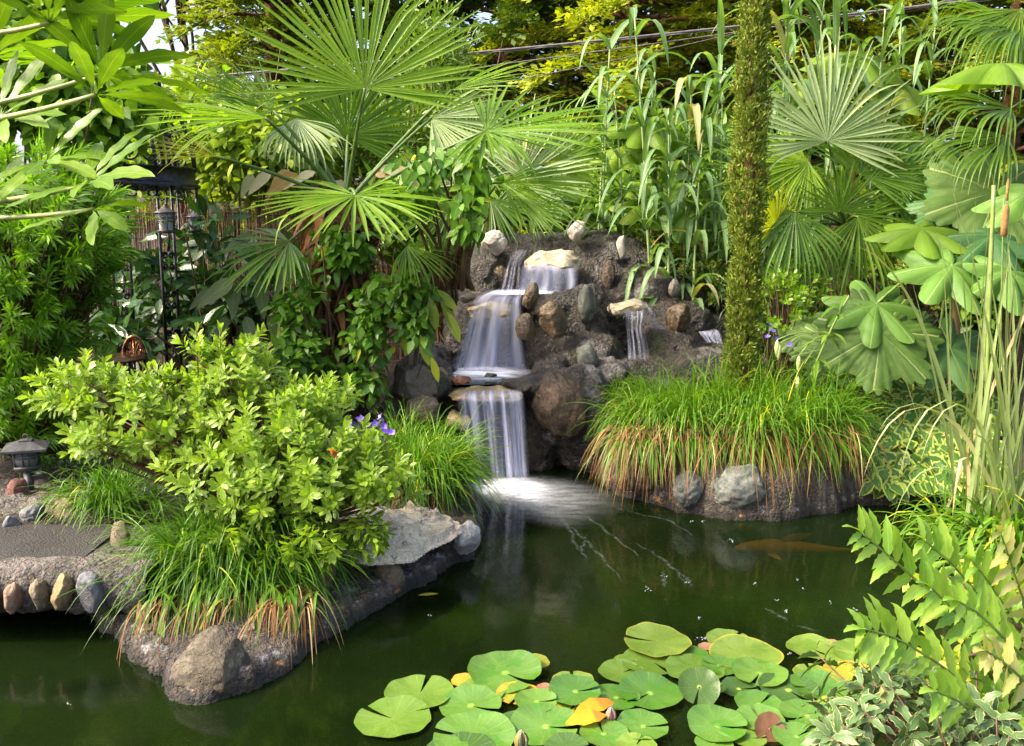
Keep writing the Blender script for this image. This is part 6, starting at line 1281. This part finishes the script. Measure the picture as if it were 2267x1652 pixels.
# drifting leaf, koi, bubbles
g = Geo(); c = G(925, 1318, .008); leaves(g, c[None], A(1, .15, .02)[None], UP[None], .085, .03, prof_ell, 5, .0, .1); tag(build(g, 'fallen_leaf', m_pad_y, origin=c), 'yellow leaf floating at the island edge', 'leaf')
def koi():
    g = Geo(); c = G(1760, 1215, -.13); n_ = 22; t = np.linspace(0, 1, n_); L = .62
    w_ = .055 * np.interp(t, [0, .08, .3, .6, .85, 1], [.25, .7, 1, .75, .3, .18]); a = np.linspace(0, 6.28, 12, endpoint=False)
    x = (t - .5) * L; y = .02 * np.sin(t * 5)
    V = np.stack([np.repeat(x[:, None], 12, 1), y[:, None] + w_[:, None] * np.cos(a) * .8, w_[:, None] * np.sin(a) * .8], -1) + c
    k = np.arange(n_ - 1)[:, None] * 12; j = np.arange(12)[None]; j2 = (j + 1) % 12; g.add(V, np.stack([k + j, k + j2, k + 12 + j2, k + 12 + j], -1))
    t_ = thing('koi', 'orange koi gliding just under the surface near the far bank', 'fish', c); mk_ = plain_mat('orange_koi_skin', (.42, .13, .01), .4, c2=(.5, .2, .03)); build(g, 'body', mk_, t_)
    g = Geo()
    leaves(g, np.repeat((c + A(L * .47, .02, 0))[None], 2, 0), nz(A([1, .25, .35], [1, -.2, -.3])), A(0, 1, 0), .13, .06, prof_ovate, 5); build(g, 'tail', mk_, t_)
    g = Geo(); leaves(g, np.repeat((c + A(-.14, 0, -.02))[None], 2, 0), nz(A([.5, .9, -.1], [.5, -.9, -.1])), UP, .10, .05, prof_ovate, 5); build(g, 'fins', mk_, t_)
    g = Geo(); leaves(g, (c + A(-.08, .0, .035))[None], nz(A([1, .05, .25])), A(0, 1, 0), .18, .05, prof_ovate, 5); build(g, 'dorsal_fin', mk_, t_)
koi()
m_bub = plain_mat('bubble_film', (.24, .26, .29), .15, c2=(.22, .24, .27))
g = Geo()
for x, y in [(1674, 1293), (1766, 1284), (1776, 1304), (1742, 1355), (1840, 1334), (1548, 1368), (1895, 1350), (1556, 1414), (1540, 1412), (1562, 1415), (952, 1363), (1622, 1198), (1614, 1195), (1555, 1155), (1530, 1155), (1430, 1300), (1435, 1308), (1758, 1420), (1750, 1447), (1830, 1436), (150, 1558), (910, 1588), (1742, 1352), (1718, 1330), (1520, 1290), (1470, 1275)]:
    for _ in range(5):
        c = G(x + U(-9, 9) * U(0, 1), y + U(-5, 5) * U(0, 1), .0); r_ = U(.0008, .0032); lathe(g, c, [(r_, 0), (r_ * .85, r_ * .45), (r_ * .45, r_ * .8), (.0001, r_ * .9)], 8)
tag(build(g, 'bubbles', m_bub, origin=G(1674, 1293, 0)), 'small clusters of bubbles and foam flecks on the open water', 'bubbles', kind='stuff')

# ---- path light
m_plm = plain_mat('grey_lantern_metal', (.06, .062, .068), .5, .4, .2, 80, (.10, .10, .11)); m_plg = plain_mat('grey_frosted_glass', (.20, .21, .22), .3, c2=(.14, .15, .16))
def path_light():
    Y = 4.12; s = Y / F; c = P(66, 1085, Y); t = thing('path_light', 'small grey pagoda style path light beside the rubble', 'path light', c)
    z = lambda y: P(66, y, Y)[2]
    g = Geo(); box(g, (c[0], c[1], (z(1040) + c[2]) / 2 - .02), .030, .030, z(1040) - c[2] + .04); build(g, 'post', m_plm, t)
    g = Geo(); box(g, (c[0], c[1], z(1038)), .075, .075, .012, R(20)); box(g, (c[0], c[1], z(1032)), .10, .10, .014, R(20)); build(g, 'base', m_plm, t)
    g = Geo(); box(g, (c[0], c[1], (z(1028) + z(994)) / 2), .088, .088, z(994) - z(1028), R(20)); build(g, 'pane', m_plg, t)
    g = Geo(); h = z(994) - z(1028)
    for k in range(4):
        a = R(20) + k * math.pi / 2; e1 = A(math.cos(a), math.sin(a), 0); e2 = A(-e1[1], e1[0], 0)
        for q in (-.045, -.012, .012, .045): tube(g, [A(c[0], c[1], z(1028)) + e1 * .047 + e2 * q, A(c[0], c[1], z(994)) + e1 * .047 + e2 * q], .003, 4)
        for zz in (.5, .66): tube(g, [A(c[0], c[1], z(1028) + h * zz) + e1 * .048 - e2 * .052, A(c[0], c[1], z(1028) + h * zz) + e1 * .048 + e2 * .052], .003, 4)
    build(g, 'lattice', m_plm, t)
    g = Geo(); zz = z(993); V = []
    for r_, h_ in ((.001, .0), (.098, .0), (.098, .010), (.028, .036), (.028, .042), (.001, .044)):
        for k in range(4): a = R(20) + math.pi / 4 + k * math.pi / 2; V.append((c[0] + r_ * 1.414 * math.cos(a) * .95, c[1] + r_ * 1.414 * math.sin(a) * .95, zz + h_))
    g.add(V, [(r_ * 4 + k, r_ * 4 + (k + 1) % 4, r_ * 4 + 4 + (k + 1) % 4, r_ * 4 + 4 + k) for r_ in range(5) for k in range(4)]); build(g, 'roof', m_plm, t, smooth=False)
    g = Geo(); a = np.linspace(0, 6.28, 16); tube(g, np.stack([c[0] + .012 * np.cos(a), 0 * a + c[1], zz + .055 + .012 * np.sin(a)], 1), .002, 5); build(g, 'ring', m_plm, t)
    g = Geo(); box(g, P(92, 1048, Y - .03), .036, .03, .018); tube(g, [P(82, 1052, Y - .02), P(68, 1055, Y)], .006, 5); build(g, 'switch_box', m_plm, t)
path_light()
# ---- overhead cables
m_cable = plain_mat('cable_sheath', (.10, .085, .085), .5, c2=(.16, .14, .14))
for lab, pa, pb, r_ in [('thick bundled cable, the uppermost of the three behind the palm', (1035, 105, 9.5), (1605, 48, 9.5), .012), ('thinner cable under the thick bundled one', (1050, 137, 9.3), (1605, 62, 9.6), .007), ('thin pale cable, lowest of the three', (1120, 168, 9.2), (1400, 112, 9.5), .005)]:
    a, b_ = P(*pa), P(*pb); d = b_ - a; g = Geo(); cv = curve(a - d * 1.6, b_ + d * 1.6, sag=A(0, 0, -.12), K=50)
    tube(g, cv, r_, 6)
    if r_ > .01: th = np.linspace(0, 160, 50); tube(g, cv + np.stack([0 * th, .012 * np.cos(th), -.016 + .006 * np.sin(th)], 1), .006, 5)
    tag(build(g, 'overhead_cable', m_cable), lab, 'cable', 'overhead cables')
# ---- flowers
m_purple = plain_mat('violet_petal', (.17, .08, .55), .5, c2=(.34, .24, .70)); m_orange = plain_mat('orange_petal', (.75, .10, .02), .5)
def flowers(name, label, cat, pts, Y, r_, mat, b, extra=0):
    st = Geo(); FL = []
    for x, y in pts:
        g = Geo(); FL.append(g); c = P(x, y, Y + U(-.06, .06)); f = nz((rng.normal(size=3) * .5 + A(0, -.7, .4))[None])[0]; e1 = nz(np.cross(f, A(.2, .1, 1))[None])[0]; e2 = np.cross(f, e1); a = np.arange(5) * 1.257
        d = nz(np.cos(a)[:, None] * e1 + np.sin(a)[:, None] * e2 + .55 * f); leaves(g, np.repeat(c[None], 5, 0), d, f, r_ * U(.8, 1.1, 5), r_ * .75, prof_ovate, 4, 0, .15, curl=-.3)
        tube(st, curve(b + rng.normal(size=3) * A(.05, .04, 0), c, K=6, sag=A(0, 0, .05)), .0018, 4)
    return plant(name, label, cat, b, [('stems', st, m_stem_g)] + [('flower', g, mat) for g in FL])
b_ = P(810, 1040, 4.2); b_[2] = .28
flowers('bellflower', 'cluster of violet bellflowers behind the variegated shrub', 'flower', [(785, 935), (800, 942), (815, 948), (830, 940), (842, 930), (778, 955), (795, 965), (812, 968), (828, 962), (790, 985), (805, 985), (850, 945), (835, 975), (848, 972), (868, 958), (772, 940), (800, 930), (822, 980), (845, 925), (760, 960), (810, 990), (855, 958)], 3.72, .024, m_purple, b_)
b_ = P(740, 1060, 4.0); b_[2] = .28
flowers('orange_flower', 'single small orange flower peeping out of the variegated shrub', 'flower', [(735, 1003), (739, 1006)], 3.42, .02, m_orange, b_)
b_ = P(1710, 800, 5.6); b_[2] = .42
flowers('blue_flower', 'few deep blue flowers just right of the slim cypress', 'flower', [(1703, 722), (1712, 735), (1700, 748), (1718, 745), (1750, 765), (1706, 728)], 5.4, .024, m_purple, b_)
b_ = P(180, 1075, 4.3); b_[2] = .36
fb = flowers('creeping_flower', 'low creeping plant with tiny violet flowers behind the path light', 'flower', [(150, 1062), (165, 1058), (175, 1068), (195, 1060), (205, 1066), (185, 1055), (222, 1064), (130, 1064)], 4.25, .010, m_purple, b_)
g = Geo(); k = 420; p = np.stack([U(P(110, 1070, 4.3)[0], P(250, 1070, 4.3)[0], k), U(4.2, 4.5, k), .37 + U(0, .05, k)], 1); leaves(g, p, rdir(k, .2), rdir(k, 1), .022, .018, prof_ovate, 2, .2); build(g, 'foliage', m_darkl, fb)
print('faces', sum(len(o.data.polygons) for o in sc.objects if o.type == 'MESH'))
